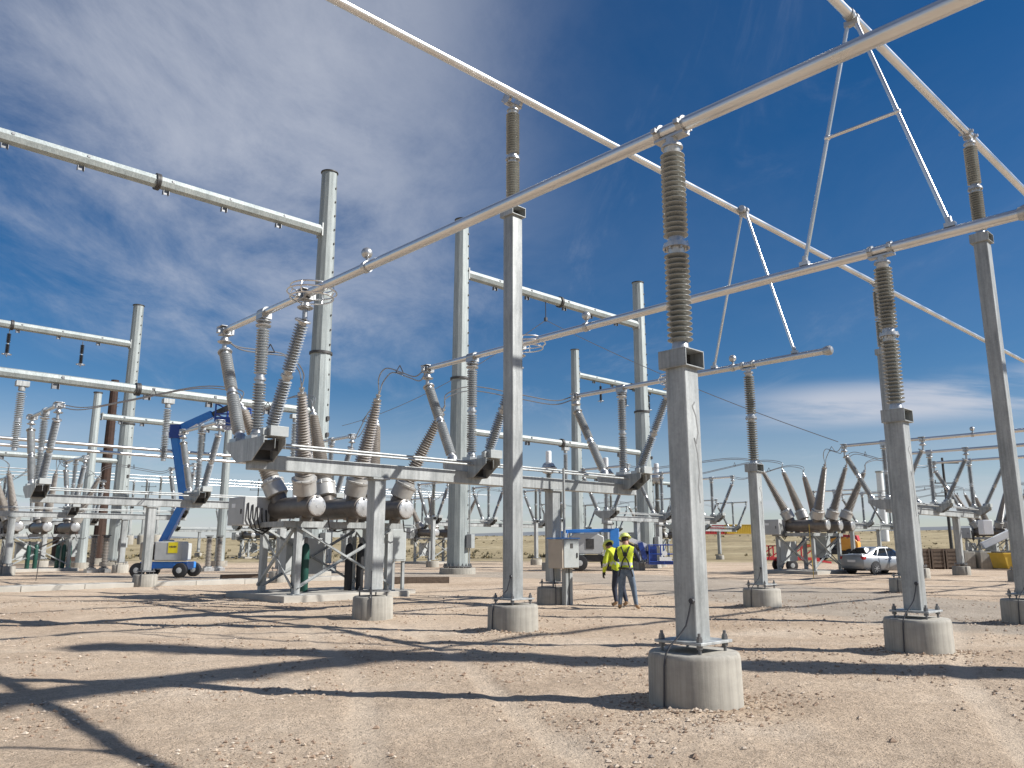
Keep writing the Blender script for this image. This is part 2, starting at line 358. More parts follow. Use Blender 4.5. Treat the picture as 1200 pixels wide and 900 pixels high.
def switch(loc, label, group, cat='switch'):
    r = thing('disconnect_switch', label, cat, loc, 0, group)
    # base: two boat shaped side plates, cross boxes with hollow ends, mounting pads
    for s in (-1, 1):
        b = MB(); b.prism([(-.80, .27), (-.80, .15), (-.34, -.16), (.34, -.16), (.84, .15), (.84, .27)], s*.22-.008, s*.22+.008, 'x')
        b.box((s*.185, .02, .278), (.07+.016, 1.64, .014)); b.build('base_plate', M['galv'], r)
    b = MB()
    for y in (-.52, .62): b.box((0, y, .14), (.42, .03, .20))
    b.box((0, 0, -.13), (.42, .66, .02)); b.box((0, -.20, .02), (.425, .02, .26)); b.box((0, .20, .02), (.425, .02, .26))
    b.build('cross_member', M['dark'], r)
    b = MB(); t = .012
    b.box((.06, -.76, .385), (.38, .22, .20)); b.box((-.18, -.70, .37), (.10, .12, .14)); b.box((.22, -.815, .15), (.012, .02, .2)); b.box((.0, -.815, .15), (.012, .02, .2))
    b.build('end_box', M['cabinet'], r, bev=.006)
    for y, zz in ((.72, .29), (0, .29), (-.56, .29)):
        b = MB(); b.box((0, y, zz+.04), (.34, .30, .08)); b.lathe((0, y, zz+.08), (0, y, zz+1), [(0, .12), (.09, .10), (.12, .07)], 14)
        b.build('bearing_housing', M['cast'], r)
    m = M['grey']
    incl_ins(r, (0, .76, .42), (0, 1.80, 2.42), m)
    incl_ins(r, (0, -.62, .42), (0, -1.66, 2.42), m)
    incl_ins(r, (0, 0, .40), (0, 0, 2.66), m)
    for y in (1.86, -1.72):
        b = MB(); disc_stack(b, 0, y, 2.42, 2.84); b.box((-.07, y, 2.90), (.06, .2, .16)); b.box((.07, y, 2.90), (.06, .2, .16)); b.box((0, y, 2.82), (.24, .22, .03)); b.box((0, y, 3.0), (.30, .28, .025)); b.cyl((0, y-.11, 2.93), (0, y+.11, 2.93), .082, n=14)
        b.box((.16, y, 2.9), (.06, .10, .12)); b.box((-.16, y, 2.9), (.06, .10, .12))
        b.build('terminal_head', M['cast'], r, bev=.008)
    b = MB(); disc_stack(b, 0, 0, 2.66, 2.80); b.box((0, 0, 2.84), (.22, .26, .10)); b.cyl((0, -.14, ZB-ZS), (0, .14, ZB-ZS), .105, n=18); b.build('hinge_clamp', M['cast'], r)
    b = MB(); b.tube([(0, 1.9, ZB-ZS), (0, .0, ZB-ZS), (0, -1.7, ZB-ZS)], .072, 16); b.build('blade', M['alu'], r)
    b = MB()
    for dz, R in ((-.13, .40), (-.02, .46), (.09, .40)): b.ring((0, -1.95, ZB-ZS+dz), R, .016)
    for t in range(4):
        a = t*math.pi/2+.6; b.tube([(.40*math.cos(a), -1.95+.40*math.sin(a), ZB-ZS-.13), (.46*math.cos(a), -1.95+.46*math.sin(a), ZB-ZS-.02), (.40*math.cos(a), -1.95+.40*math.sin(a), ZB-ZS+.09)], .013, 6)
    b.build('corona_ring', M['alu'], r)
    return r
def stand(loc, label, group, posts=(2.9, 8.53), L=(-.12, 12.0)):
    r = thing('switch_stand', label, 'switch stand', loc, 0, group)
    z = ZS-loc[2]
    b = MB(); b.prism([(a-.0, c) for a, c in [(-.14, z-.30), (.14, z-.30), (.14, z), (-.14, z)]], L[0], L[1], 'x'); b.build('beam', M['galv'], r, bev=.012)
    for x in posts:
        p = MB(); p.lathe((x, 0, -.4), (x, 0, 1), [(0, .44), (.4, .44), (.83, .43), (.86, .40), (.862, .05)], 36); p.build('pedestal', M['conc'], r, ang=50)
        p = MB(); p.prism([(x+a, c) for a, c in rsq(.15, .02)], .60, z-.345); p.box((x, 0, z-.325), (.44, .40, .04)); p.build('post', M['galv'], r, ang=25)
        p = MB(); p.box((x, 0, .565), (.52, .52, .03))
        for sx in (-1, 1):
            for sy in (-1, 1): p.cyl((x+sx*.21, sy*.21, .46), (x+sx*.21, sy*.21, .66), .017, n=8); p.cyl((x+sx*.21, sy*.21, .58), (x+sx*.21, sy*.21, .62), .034, n=6)
        p.build('base_plate', M['bolt'], r)
        p = MB(); p.tube([(x-.16, -.16, 1.0), (x-.2, -.22, .7), (x-.27, -.35, .45), (x-.28, -.36, .05)], .011, 6); p.build('ground_cable', M['cable'], r)
    for y, zz in ((-.20, .22), (-.34, .14)):
        p = MB(); p.tube([(L[0]+.3, y, z+zz), ((L[0]+L[1])/2, y, z+zz), (L[1]-.3, y, z+zz)], .026, 10)
        p.build('operating_pipe', M['galv'], r)
    return r
PH = ('nearest', 'middle', 'farthest')
sw0 = None; st0 = {}
def switch_row(u0, v, what, far=False):
    """three switches on one low beam"""
    global sw0
    z = gnd(u0+6, v)
    g = 'low beams carrying disconnect switches'; gs_ = 'V-shaped disconnect switches'
    lab = 'long galvanised low beam on concrete pedestals, '+what
    if far: lab = 'distant low beam of switches far behind between the tall poles'
    kf = 30 < v < 33 and u0 < 10
    if kf not in st0: st0[kf] = stand((u0, v, z), lab, g, (3.95, 9.4) if kf else (2.9, 8.53))
    else:
        s = dup(st0[kf], (u0, v, z), lab, g)
    for k, du in enumerate((0, 5.65, 11.6)):
        l = '%s V-shaped disconnect switch on the beam %s' % (PH[k], what)
        if far: l = 'small distant V-shaped disconnect switch far behind between the tall poles'
        gg = 'distant disconnect switches' if far else gs_
        if sw0 is None: sw0 = switch((u0+du, v, ZS), l, gg)
        else: dup(sw0, (u0+du, v, ZS+z-.12), l, gg, skip=None if (u0 < 10 and v < 20) else 'corona_ring')

# ------------------------------------------------------------------ dead tank breaker (origin under the middle tank, near cap plane)
br0 = None
BUSH = []                                   # terminal points, local: (phase, near/far) -> point
def breaker(loc, label):
    r = thing('circuit_breaker', label, 'circuit breaker', loc, 0, 'dead tank circuit breakers')
    b = MB(); b.prism([(-2.1, .55), (2.1, .55), (2.1, 4.2), (-2.1, 4.2)], -.3, .17); b.build('pad', M['conc2'], r, bev=.02)
    zr = 2.12; X = (-1.55, 1.55); Y = (.95, 3.0)
    for x in X:
        for y in Y:
            p = MB(); p.prism([(x-.09, y-.09), (x+.09, y-.09), (x+.09, y-.075), (x-.075, y-.075), (x-.075, y+.075), (x+.09, y+.075), (x+.09, y+.09), (x-.09, y+.09)], .2, zr-.09); p.box((x, y, .185), (.34, .34, .03)); p.build('leg', M['galv'], r)
    p = MB()
    for y in Y: p.bar((-2.05, y, zr), (2.05, y, zr), .10, .17)
    for x in (-2.0, -1.55, -.76, .76, 1.55, 2.0): p.bar((x, Y[0]+.052, zr), (x, Y[1]-.052, zr), .08, .15)
    p.build('top_rail', M['galv'], r)
    for a, bb in (((X[0], Y[0]), (X[1], Y[0])), ((X[0], Y[1]), (X[1], Y[1])), ((X[0], Y[0]), (X[0], Y[1])), ((X[1], Y[0]), (X[1], Y[1]))):
        p = MB(); e = .11 if a[1] == bb[1] else 0; f = 0 if e else .11
        p.angle((a[0]+f*(1 if a[0] > 0 else -1), a[1]-e, .35), (bb[0]+f*(1 if a[0] > 0 else -1), bb[1]-e, zr-.14), .075)
        p.angle((a[0]+f*(1 if a[0] > 0 else -1)*1.15, a[1]-e*1.15, zr-.14), (bb[0]+f*(1 if a[0] > 0 else -1)*1.15, bb[1]-e*1.15, .35), .075); p.build('brace', M['galv'], r)
    for ph, x in enumerate((-1.52, 0, 1.52)):
        t = MB(); zc = 2.60
        t.lathe((x, 0, zc), (x, 1, zc), [(.06, .26), (.08, .305), (.6, .305), (1.6, .31), (2.2, .31), (3.2, .305), (3.26, .26), (3.4, .24), (3.42, .05)], 28)
        for y in (.62, 2.6): t.box((x, y, 2.28), (.34, .12, .18))
        for y in (2.95,): t.cyl((x, y-.02, zc), (x, y+.02, zc), .345, n=28)
        tk = t.build('tank', M['tank'], r)
        c = MB(); c.lathe((x, 0, zc), (x, 1, zc), [(0, .20), (.012, .255), (.02, .268), (.07, .27), (.09, .26)], 32)
        for i in range(10):
            a = 2*math.pi*i/10; c.cyl((x+.235*math.cos(a), -.012, zc+.235*math.sin(a)), (x+.235*math.cos(a), .02, zc+.235*math.sin(a)), .014, n=6)
        c.box((x, -.006, zc+.27), (.10, .05, .05)); c.cyl((x, -.01, zc), (x, .02, zc), .05, n=10); c.build('end_cap', M['disc'], tk)
        for sgn, y0 in ((-1, .70), (1, 2.02)):
            d = V3(((ph-1)*.30, sgn*.38, 1)).normalized(); base = V3((x, y0, zc))
            n_ = MB(); n_.lathe(base, base+d, [(.05, .23), (.42, .23), (.44, .22)], 20)
            n_.build('nozzle', M['tank'], tk)
            cn = MB(); cn.lathe(base, base+d, [(.42, .30), (.44, .33), (.80, .33), (.82, .35), (.87, .35), (.89, .27), (.98, .25)], 26)
            for i in range(8):
                a = 2*math.pi*i/8; xx, yy, dd = frame(d); q = base+d*.845+xx*(.335*math.cos(a))+yy*(.335*math.sin(a)); cn.cyl(q-d*.05, q+d*.05, .016, n=6)
            cn.build('transformer_can', M['can'], r)
            bs = MB(); bs.lathe(base, base+d, sheds(.98, 3.28, 30, .19, .265, .085, .145), 24); bs.build('bushing', M['brown'], r, ang=70)
            tp = MB(); tp.lathe(base, base+d, [(3.27, .10), (3.30, .12), (3.36, .12), (3.38, .06), (3.44, .055), (3.46, .08), (3.50, .08), (3.51, .03), (3.62, .03)], 16); tp.build('bushing_terminal', M['cast'], r)
            BUSH.append((ph, sgn, base+d*3.58))
    c = MB(); c.box((-2.15, 2.9, 2.52), (.80, 1.10, .82)); mc = c.build('mechanism_cabinet', M['lgrey'], r, bev=.015); c = MB(); c.box((-2.556, 2.9, 2.52), (.012, .98, .70)); c.build('door', M['lgrey'], mc, bev=.004); c = MB(); c.box((-2.575, 2.52, 2.5), (.03, .03, .14)); c.build('handle', M['dark'], mc)
    c = MB(); c.box((-2.566, 3.05, 2.68), (.006, .24, .12)); c.build('name_plate', M['white'], mc)
    q = MB()
    for i in range(5): q.tube([(-2.45+i*.14, 2.32, 2.75-.05*i), (-2.45+i*.14, 2.28, 2.3), (-2.3+i*.12, 2.31, 2.0), (-1.95+i*.1, 2.36, 1.85+.08*i), (-1.7, 2.4, 2.0)], .022, 6)
    q.build('control_cable', M['black'], r)
    for i in range(3): q = MB(); q.tube([(-1.0+i*1.3, .3, 2.28), (-.8+i*1.3, .5, 1.95), (-.4+i*1.3, .75, 1.92), (0+i*1.2, .85, 2.0)], .02, 6); q.build('control_cable', M['black'], r)
    c = MB(); c.box((-.2, 3.15, 1.2), (1.3, .45, 1.1)); c.build('drive_cabinet', M['lgrey'], r, bev=.012)
    c = MB(); c.box((1.95, 2.2, 1.45), (.55, .9, 1.25)); cc = c.build('control_cabinet', M['cabinet'], r, bev=.012); c = MB(); c.box((1.95, 1.744, 1.45), (.48, .012, 1.12)); c.build('door', M['cabinet'], cc, bev=.004); c = MB(); c.box((2.12, 1.73, 1.45), (.03, .03, .14)); c.build('handle', M['dark'], cc)
    return r
def put_breaker(u, v, label):
    global br0
    z = gnd(u, v)
    if br0 is None: br0 = breaker((u, v, z), label); return br0
    return dup(br0, (u, v, z), label)
def sagline(p0, p1, sag, n=14):
    p0 = V3(p0); p1 = V3(p1)
    return [p0.lerp(p1, i/n)-V3((0, 0, sag*4*(i/n)*(1-i/n))) for i in range(n+1)]
def jumper(p0, p1, label, bow=.55, group='jumper cables between bushings and switches'):
    """twin cable that leaves the bushing upright, loops over and droops into the switch head"""
    p0 = V3(p0); p1 = V3(p1); d = p1-p0; h = V3((d.x, d.y, 0)); L = h.length; h.normalize(); sd = h.cross(V3((0, 0, 1)))
    ctrl = [p0, p0+V3((0, 0, .35))+h*.08, p0+h*(L*.22)+V3((0, 0, .50+.25*d.z)), p0+h*(L*.58)+V3((0, 0, .14+.62*d.z)), p0+h*(L*.85)+V3((0, 0, d.z-.16)), p1]
    # Catmull-Rom
    c = [ctrl[0]*2-ctrl[1]]+ctrl+[ctrl[-1]*2-ctrl[-2]]; pts = []
    for i in range(1, len(c)-2):
        for k in range(6):
            t = k/6; a, b, e, f = c[i-1], c[i], c[i+1], c[i+2]
            pts.append(.5*((2*b)+(e-a)*t+(2*a-5*b+4*e-f)*t*t+(3*b-a-3*e+f)*t*t*t))
    pts.append(ctrl[-1])
    r = thing('jumper_cable', label, 'cable', p0, 0, group); n = len(pts)-1
    for s in (-1, 1):
        b = MB(); b.tube([p-p0+sd*(s*.10*min(1, 3*min(i, n-i)/n+.15))+V3((0, 0, s*.05)) for i, p in enumerate(pts)], .018, 7); b.build('strand', M['strand'], r)
    q = pts[int(n*.55)]-p0; b = MB()
    tri = [q+sd*.13, q-sd*.13, q+V3((0, 0, .22))]
    for i in range(3): b.tube([tri[i], tri[(i+1) % 3]], .014, 6)
    b.build('spacer', M['cable'], r); return r

BAYS = [(UA, 0., 'b1'), (UA, 34.0, 'b2'), (UA+30.8, 0., 'b3'), (UA+30.8, 34.0, 'b4'), (UA, 68.0, 'f'), (UA+30.8, 68.0, 'f'), (UA+61.6, 0., 'b7'), (UA+61.6, 34.0, 'f')]
TXT = {'b1': ('in front of the large near breaker', 'near the blue boom lift', 'large three-tank breaker with brown tanks and taupe bushings, nearest one'),
       'b2': ('in front of the left background breaker', 'behind the left background breaker', 'three-tank breaker at the far left edge behind the tall pole'),
       'b3': ('right of the silver car', 'behind the breaker beside the silver car', 'three-tank breaker with spread brown bushings beside the silver car'),
       'b4': ('behind the two white-capped transformers', 'furthest beyond the white boom lift', 'small far three-tank breaker seen left of the thick central pole'),
       'b7': ('at the far right beyond the concrete blocks', 'at the far right behind the white truck', 'three-tank breaker at far right beyond the concrete blocks')}
for u0, v0, k in BAYS:
    far = k == 'f'
    t = TXT.get(k, ('', '', 'tiny distant three-tank breaker far behind between the tall poles'))
    switch_row(u0, v0+15.05, t[0], far); switch_row(u0, v0+31.85, t[1], far)
    b = put_breaker(u0+5.8, v0+20.0, t[2])
    if far: b['group'] = 'distant circuit breakers'
    zb = gnd(u0+5.8, v0+20)
    for ph, sg, p in BUSH[:6]:
        su = u0+(0, 5.65, 11.6)[ph]
        e = V3((su, v0+15.05+1.98, 6.30)) if sg < 0 else V3((su, v0+31.85-1.9, 6.30))
        lab = 'twin cable on the %s bushing of the breaker %s' % (('front', 'rear')[sg > 0]+(' left', ' middle', ' right')[ph], {'b1': 'nearest the camera', 'b2': 'at far left', 'b3': 'by the silver car', 'b4': 'left of the central pole', 'b7': 'at far right'}.get(k, 'far behind')) if k != 'f' else 'thin twin cable on a distant breaker far behind'
        jumper(V3((u0+5.8, v0+20.0, zb))+p, e, lab, group='jumper cables between bushings and switches' if not far else 'distant jumper cables')
# tubes of the next bays
for u0, nm in ((UA+30.8, 'beyond the car'), (UA+61.6, 'at the far right')):
    for k, du in enumerate((0, 5.65, 11.6)):
        bus((u0+du, 13.25, ZB), (u0+du, -8, ZB), 'thin far aluminium tube %s, %s of three' % (nm, PH[k]), balls=(2.0,), group='far aluminium bus tubes')
        if u0 < 60: dup(p1, (u0+du, 4.9, ZG), 'short galvanised bus support outside the view on the right', 'short bus supports')

# ------------------------------------------------------------------ tall tapered poles and strain beams
def tall_pole(u, v, h, label, first=[None], beams=(17.5, 8.1)):
    z = gnd(u, v)
    if first[0] is not None: return dup(first[0], (u, v, z), label)
    r = thing('dead_end_pole', label, 'steel pole', (u, v, z), 0, 'tall steel dead-end poles'); first[0] = r
    n = 12; R0, R1 = .60, .43; split = 10.9
    rad = lambda t: R0+(R1-R0)*t/h
    b = MB(); b.lathe((0, 0, .42), UP, [(0, R0+.0), (split-.42, rad(split))], n); b.build('lower_shaft', M['pole'], r, ang=15)
    b = MB(); b.lathe((0, 0, split), UP, [(0, rad(split)-.03), (h-split, R1-.03)], n); b.build('upper_shaft', M['pole'], r, ang=15)
    b = MB(); b.lathe((0, 0, split), UP, [(-.06, rad(split)-.02), (-.06, rad(split)+.06), (-.005, rad(split)+.06), (.005, rad(split)+.06), (.06, rad(split)+.06), (.06, rad(split)-.05)], 24); b.build('collar', M['dark'], r)
    b = MB(); b.lathe((0, 0, h), UP, [(-.03, R1-.02), (-.03, R1+.02), (.02, R1+.02), (.03, .02)], 24); b.build('top_cap', M['dark'], r)
    b = MB(); b.lathe((0, 0, -.4), UP, [(0, 1.0), (.4, 1.0), (.70, .98), (.72, .95), (.722, .1)], 40); b.build('foundation', M['conc'], r, ang=50)
    b = MB(); b.lathe((0, 0, .38), UP, [(0, .80), (.06, .80), (.061, .5)], 24)
    for i in range(20):
        a = 2*math.pi*i/20; q = (.72*math.cos(a), .72*math.sin(a)); b.cyl((*q, .32), (*q, .56), .028, n=6); b.cyl((*q, .44), (*q, .50), .05, n=6)
    b.build('base_flange', M['bolt'], r)
    b = MB(); a = math.radians(-62)          # step clips up one flat
    for i in range(24):
        zz = 2.2+i*.76
        if zz < h-.6: rr = rad(zz)+.004; b.box((rr*math.cos(a), rr*math.sin(a), zz), (.05, .05, .09))
    for zz in (6.8, 7.6): rr = rad(zz)+.03; b.box((rr*math.cos(a), rr*math.sin(a), zz), (.14, .14, .20))
    b.build('step_clip', M['dark'], r)
    b = MB(); a = math.radians(-40); rr = rad(1)+.05; b.tube([(rr*math.cos(a), rr*math.sin(a), .5), (rr*math.cos(a), rr*math.sin(a), 3), ((rr-.02)*math.cos(a), (rr-.02)*math.sin(a), 5.6)], .035, 8); b.build('conduit', M['galv'], r)
    b = MB(); a = math.radians(-62); rr = rad(1.5)+.16; b.box((rr*math.cos(a), rr*math.sin(a), 1.75), (.5, .3, .75), Matrix.Rotation(a+math.pi/2, 3, 'Z')); b.build('junction_box', M['cabinet'], r, bev=.012)
    return r
TV = 34.7
tall_pole(19.6, TV, 20.6, 'tallest-looking steel pole left of centre, a high beam joining from the left')
tall_pole(28.6, TV, 20.6, 'tall steel pole right of the near breaker, joined by beam to its right')
tall_pole(45.5, TV, 20.6, 'tall steel pole just left of the foreground post, at the right beam end')
tall_pole(2.6, TV, 20.6, 'tall steel pole outside the left of the view')
tall_pole(20.6, 66, 20.6, 'tall steel pole at left behind the weathered brown monopole')
tall_pole(3.4, 66, 20.6, 'tall steel pole outside the left of the view in the rear row')
tall_pole(57.4, 51.8, 20.9, 'shorter-looking steel pole between two taller ones in mid picture')
tall_pole(75.0, 51.8, 20.9, 'tall steel pole hidden behind the foreground post')
tall_pole(19.6, -7.6, 20.6, 'tall steel pole outside the view on the right')
tall_pole(2.6, -7.6, 20.6, 'tall steel pole behind the camera')
def beam(u0, u1, v, z, label, r=.30, hang=(), kind=None):
    t = thing('strain_beam', label, 'steel beam', ((u0+u1)/2, v, z), 0, 'strain beams between the tall poles'); L = (u1-u0)/2-.42
    b = MB(); b.lathe((-L, 0, 0), (1, 0, 0), [(0, r), (2*L, r)], 8); o = b.build('tube', M['pole'], t, ang=15)
    for s in (-1, 1):
        e = MB(); e.box((s*(L+.03), 0, 0), (.06, r*1.9, r*2.3)); e.box((s*(L+.10), 0, r*.7), (.14, r*1.2, .05)); e.box((s*(L+.10), 0, -r*.7), (.14, r*1.2, .05)); e.build('end_flange', M['galv'], t)
    e = MB(); e.cyl((-.09, 0, 0), (-.005, 0, 0), r+.075, n=20); e.cyl((.005, 0, 0), (.09, 0, 0), r+.075, n=20); e.build('splice_flange', M['dark'], t)
    e = MB()
    for x in (-.72*L, -.38*L, .05*L, .38*L, .72*L):
        e.box((x, 0, -r-.09), (.26, .02, .2)); e.box((x-.12, 0, -r-.1), (.02, .2, .2)); e.box((x+.12, 0, -r-.1), (.02, .2, .2)); e.box((x+.2, -r*.93, r*.3), (.10, .06, .10))
    e.build('lug', M['bolt'], t)
    return t
ZU, ZL = 17.45, 8.08
beam(2.6, 19.6, TV, ZU, 'high octagonal beam entering from the left edge to the tallest-looking pole')
beam(2.6, 19.6, TV, ZL, 'low octagonal beam at left with hanging grey insulators', .20)
beam(28.6, 45.5, TV, ZU, 'high octagonal beam between the two central tall poles')
beam(28.6, 45.5, TV, ZL, 'low octagonal beam between the two central tall poles', .20)
beam(3.4, 20.6, 66, ZU, 'high octagonal beam at left with two black hanging insulators')
beam(3.4, 20.6, 66, ZL, 'low rear octagonal beam at left behind the switches', .20)
beam(57.4, 75.0, 51.8, 18.25, 'high octagonal beam behind the central poles with black hanging insulators')
beam(57.4, 75.0, 51.8, 8.3, 'low octagonal beam behind the central poles', .20)
beam(2.6, 19.6, -7.6, 16.75, 'high octagonal beam behind the camera')
beam(16.6, 26.2, 60, 10.55, 'plain thin beam at left behind the blue boom lift', .22)
def brown_post(): pass
hp = {}
def hanger(u, v, z, label, black=False):
    k = black
    if k in hp: return dup(hp[k], (u, v, z), label)
    r = thing('hanging_insulator', label, 'insulator', (u, v, z), 0, 'black hanging insulators' if black else 'grey hanging insulators'); hp[k] = r
    if black:
        b = MB(); b.cyl((0, 0, .02), (0, 0, -.25), .03, n=8); b.cyl((0, 0, -1.75), (0, 0, -2.0), .035, n=8); b.build('end_fitting', M['bolt'], r)
        b = MB(); b.lathe((0, 0, -.25), (0, 0, -1), sheds(0, .7, 9, .07, .15), 14); b.lathe((0, 0, -1.05), (0, 0, -2), sheds(0, .7, 9, .07, .15), 14); b.build('insulator', M['black'], r, ang=70)
        b = MB(); b.cyl((0, 0, -.95), (0, 0, -1.05), .06, n=10); b.build('joint', M['lgrey'], r)
        b = MB(); b.ring((0, 0, -1.8), .30, .025); b.bar((-.3, 0, -1.8), (.3, 0, -1.8), .03, .03); b.build('corona_ring', M['cast'], r)
    else:
        b = MB(); b.box((0, 0, -.1), (.45, .30, .2)); b.cyl((0, 0, -.2), (0, 0, -.38), .12, n=14); b.build('hanger_bracket', M['galv'], r)
        for a in (-.38, -1.5):
            b = MB(); b.lathe((0, 0, a), (0, 0, a-1), sheds(.06, 1.06, 14, .085, .16), 16); b.build('insulator', M['grey'], r, ang=70)
        b = MB(); b.cyl((0, 0, -1.42), (0, 0, -1.58), .13, n=14); b.cyl((0, 0, -2.54), (0, 0, -2.66), .10, n=12); b.build('flange', M['cast'], r)
    return r
hanger(6.9, TV, ZL-.25, 'grey insulator hanging from the low beam at the left edge')
hanger(12.4, TV, ZL-.25, 'grey insulator hanging from the low beam left of the blue boom')
hanger(18.4, TV, ZL-.25, 'grey insulator hanging from the low beam beside the tallest-looking pole')
for i, u in enumerate((31.0, 37.4, 43.0)): hanger(u, TV, ZL-.25, 'grey insulator hanging from the low central beam, %s of three' % PH[i])
hanger(11.9, 66, ZU-.4, 'black insulator with ring hanging from the high left beam, nearer the frame edge', True)
hanger(16.8, 66, ZU-.4, 'black insulator with ring hanging from the high left beam, nearer the pole', True)
for i, u in enumerate((61.2, 65.2, 69.2)): hanger(u, 51.8, 18.25-.4, 'black insulator hanging from the beam behind the central poles, %s of three' % PH[i], True)
hanger(24.3, 60, 10.55-.2, 'black insulator hanging from the thin beam near the boom lift basket', True)
# supports for the thin rear beam
for u, l in ((16.6, 'slim galvanised post holding the left end of the thin rear beam'), (26.2, 'slim galvanised post holding the right end of the thin rear beam')):
    t = thing('beam_post', l, 'steel post', (u, 60, gnd(u, 60)), 0, 'slim beam posts'); b = MB(); b.lathe((0, 0, -.2), UP, [(0, .36), (12.2, .26)], 12); b.build('shaft', M['pole'], t, ang=15)
    b = MB(); b.cyl((0, 0, -.2), (0, 0, .4), .6, n=24); b.build('pedestal', M['conc'], t); b = MB(); b.cyl((0, 0, 12.0), (0, 0, 12.08), .3, n=16); b.build('top_cap', M['dark'], t)
# wire from the high central beam
w = MB(); w.tube(sagline((35.7, TV, 15.95), (38.0, 17.2, 6.6), .35, 20), .022, 6); tag(w.build('pull_wire', M['strand']), 'thin slack wire falling from the high central beam to the right', 'wire')
w = MB(); w.tube(sagline((35.7, TV, 15.95), (37.5, 62, 12.2), .9, 20), .022, 6); tag(w.build('pull_wire', M['strand']), 'thin slack wire falling from the high central beam to the left', 'wire')
w = MB(); w.tube([(35.7, TV, ZU-.3), (35.7, TV, 15.95)], .03, 6); w.box((35.7, TV, 16.0), (.16, .16, .24)); tag(w.build('wire_pulley', M['cable']), 'small pulley hanging on a rod from the high central beam', 'pulley')

for v, z, q in ((84., 8.6, 'nearest'), (88., 8.6, 'middle'), (92., 8.6, 'farthest')):
    bus((-8, v, z), (75, v, z), 'thin far aluminium tube low along the skyline at left, %s of three' % q, group='far aluminium bus tubes', RB=.045)
    for u in (-2, 14, 30, 46, 62): dup(p1, (u, v, z-ZB+gnd(u, v)*0), 'slim distant support under the low skyline tubes', 'distant bus supports')
for v, q in ((41.2, 'nearest'), (44.0, 'farthest')):
    bus((3, v, 6.35), (26, v, 6.35), 'thin aluminium tube crossing behind the blue boom lift, %s of two' % q, group='far aluminium bus tubes')
    bus((34, v+2.5, 6.35), (58, v+2.5, 6.35), 'thin aluminium tube crossing behind the central tall poles, %s of two' % q, group='far aluminium bus tubes')
    for u, vv in ((5, v), (24.4, v), (36, v+2.5), (46.5, v+2.5), (56, v+2.5)): dup(p1, (u, vv, ZG), 'slim short support under a thin tube in the middle distance', 'middle distance bus supports')
# ------------------------------------------------------------------ instrument transformers with round heads
cv = None
for i, u in enumerate((37.7, 43.5, 49.4)):
    l = 'round-headed white-capped instrument transformer on a stand, %s of three right of centre' % PH[i]
    z = gnd(u, 36.5)
    if cv: dup(cv, (u, 36.5, z), l); continue
    cv = thing('instrument_transformer', l, 'transformer', (u, 36.5, z), 0, 'round-headed instrument transformers')
    b = MB(); b.cyl((0, 0, -.3), (0, 0, .45), .5, n=28); b.build('pedestal', M['conc'], cv)
    b = MB(); b.prism(rsq(.19, .02), .45, 3.0); b.box((0, 0, 3.02), (.6, .6, .04)); b.build('post', M['galv'], cv)
    b = MB(); b.box((0, 0, 3.3), (.55, .55, .5)); b.build('base_tank', M['lgrey'], cv, bev=.03)
    for a in (3.56, 4.85):
        b = MB(); b.lathe((0, 0, a), (0, 0, 9), sheds(.05, 1.24, 18, .12, .20), 18); b.build('insulator', M['olive'], cv, ang=70)
    b = MB(); b.lathe((0, 0, 6.1), (0, 0, 9), [(0, .18), (.05, .25), (.10, .40), (.30, .44), (.55, .42), (.70, .34), (.78, .2)], 22); b.ring((0, 0, 6.5), .50, .05); b.build('head', M['cast'], cv)
    b = MB(); b.box((0, -.42, 6.45), (.3, .12, .3)); b.cyl((0, -.5, 6.45), (0, -.46, 6.45), .1, n=10); b.build('terminal_box', M['dark'], cv)
    b = MB(); b.lathe((0, 0, 6.88), (0, 0, 9), [(0, .19), (.70, .19), (.75, .15), (.76, .02)], 20); b.build('expansion_cap', M['white'], cv)

for u, v in ((38, 71), (43.7, 71), (49.4, 71)):
    dup(cv, (u, v, gnd(u, v)-.9), 'round-headed instrument transformer in the rear rows of the yard', 'rear instrument transformers')
# ------------------------------------------------------------------ motor cabinet at the near stand
t = thing('motor_cabinet', 'grey and beige steel cabinet on channel legs beside the workers', 'cabinet', (15.55, 14.55, gnd(15.5, 14.5)))
b = MB(); b.box((0, 0, 1.32), (.62, .50, .74)); b.build('body', M['beige'], t, bev=.01)
b = MB(); b.box((.02, -.262, 1.32), (.56, .02, .70)); b.build('door', M['cabinet'], t, bev=.006)
b = MB(); b.box((.02, -.275, 1.52), (.10, .012, .12)); b.build('window', M['dark'], t)
b = MB(); b.box((.22, -.282, 1.28), (.03, .03, .12)); b.build('handle', M['dark'], t)
b = MB(); b.prism([(-.34, -.29), (.34, -.29), (.34, .28), (-.34, .28)], 1.70, 1.73); b.build('rain_hood', M['lblue'], t)
for x in (.0, .16):
    b = MB(); b.box((x, -.05, .47), (.10, .14, .94)); b.build('leg', M['galv'], t)
b = MB(); b.tube([(.10, .05, 1.7), (.10, .05, 2.4), (.10, .05, 3.55)], .034, 10); b.cyl((.10, .05, 1.72), (.10, .05, 1.85), .07, n=12); b.cyl((.10, .05, 2.5), (.10, .05, 2.6), .05, n=10); b.build('operating_pipe', M['galv'], t)

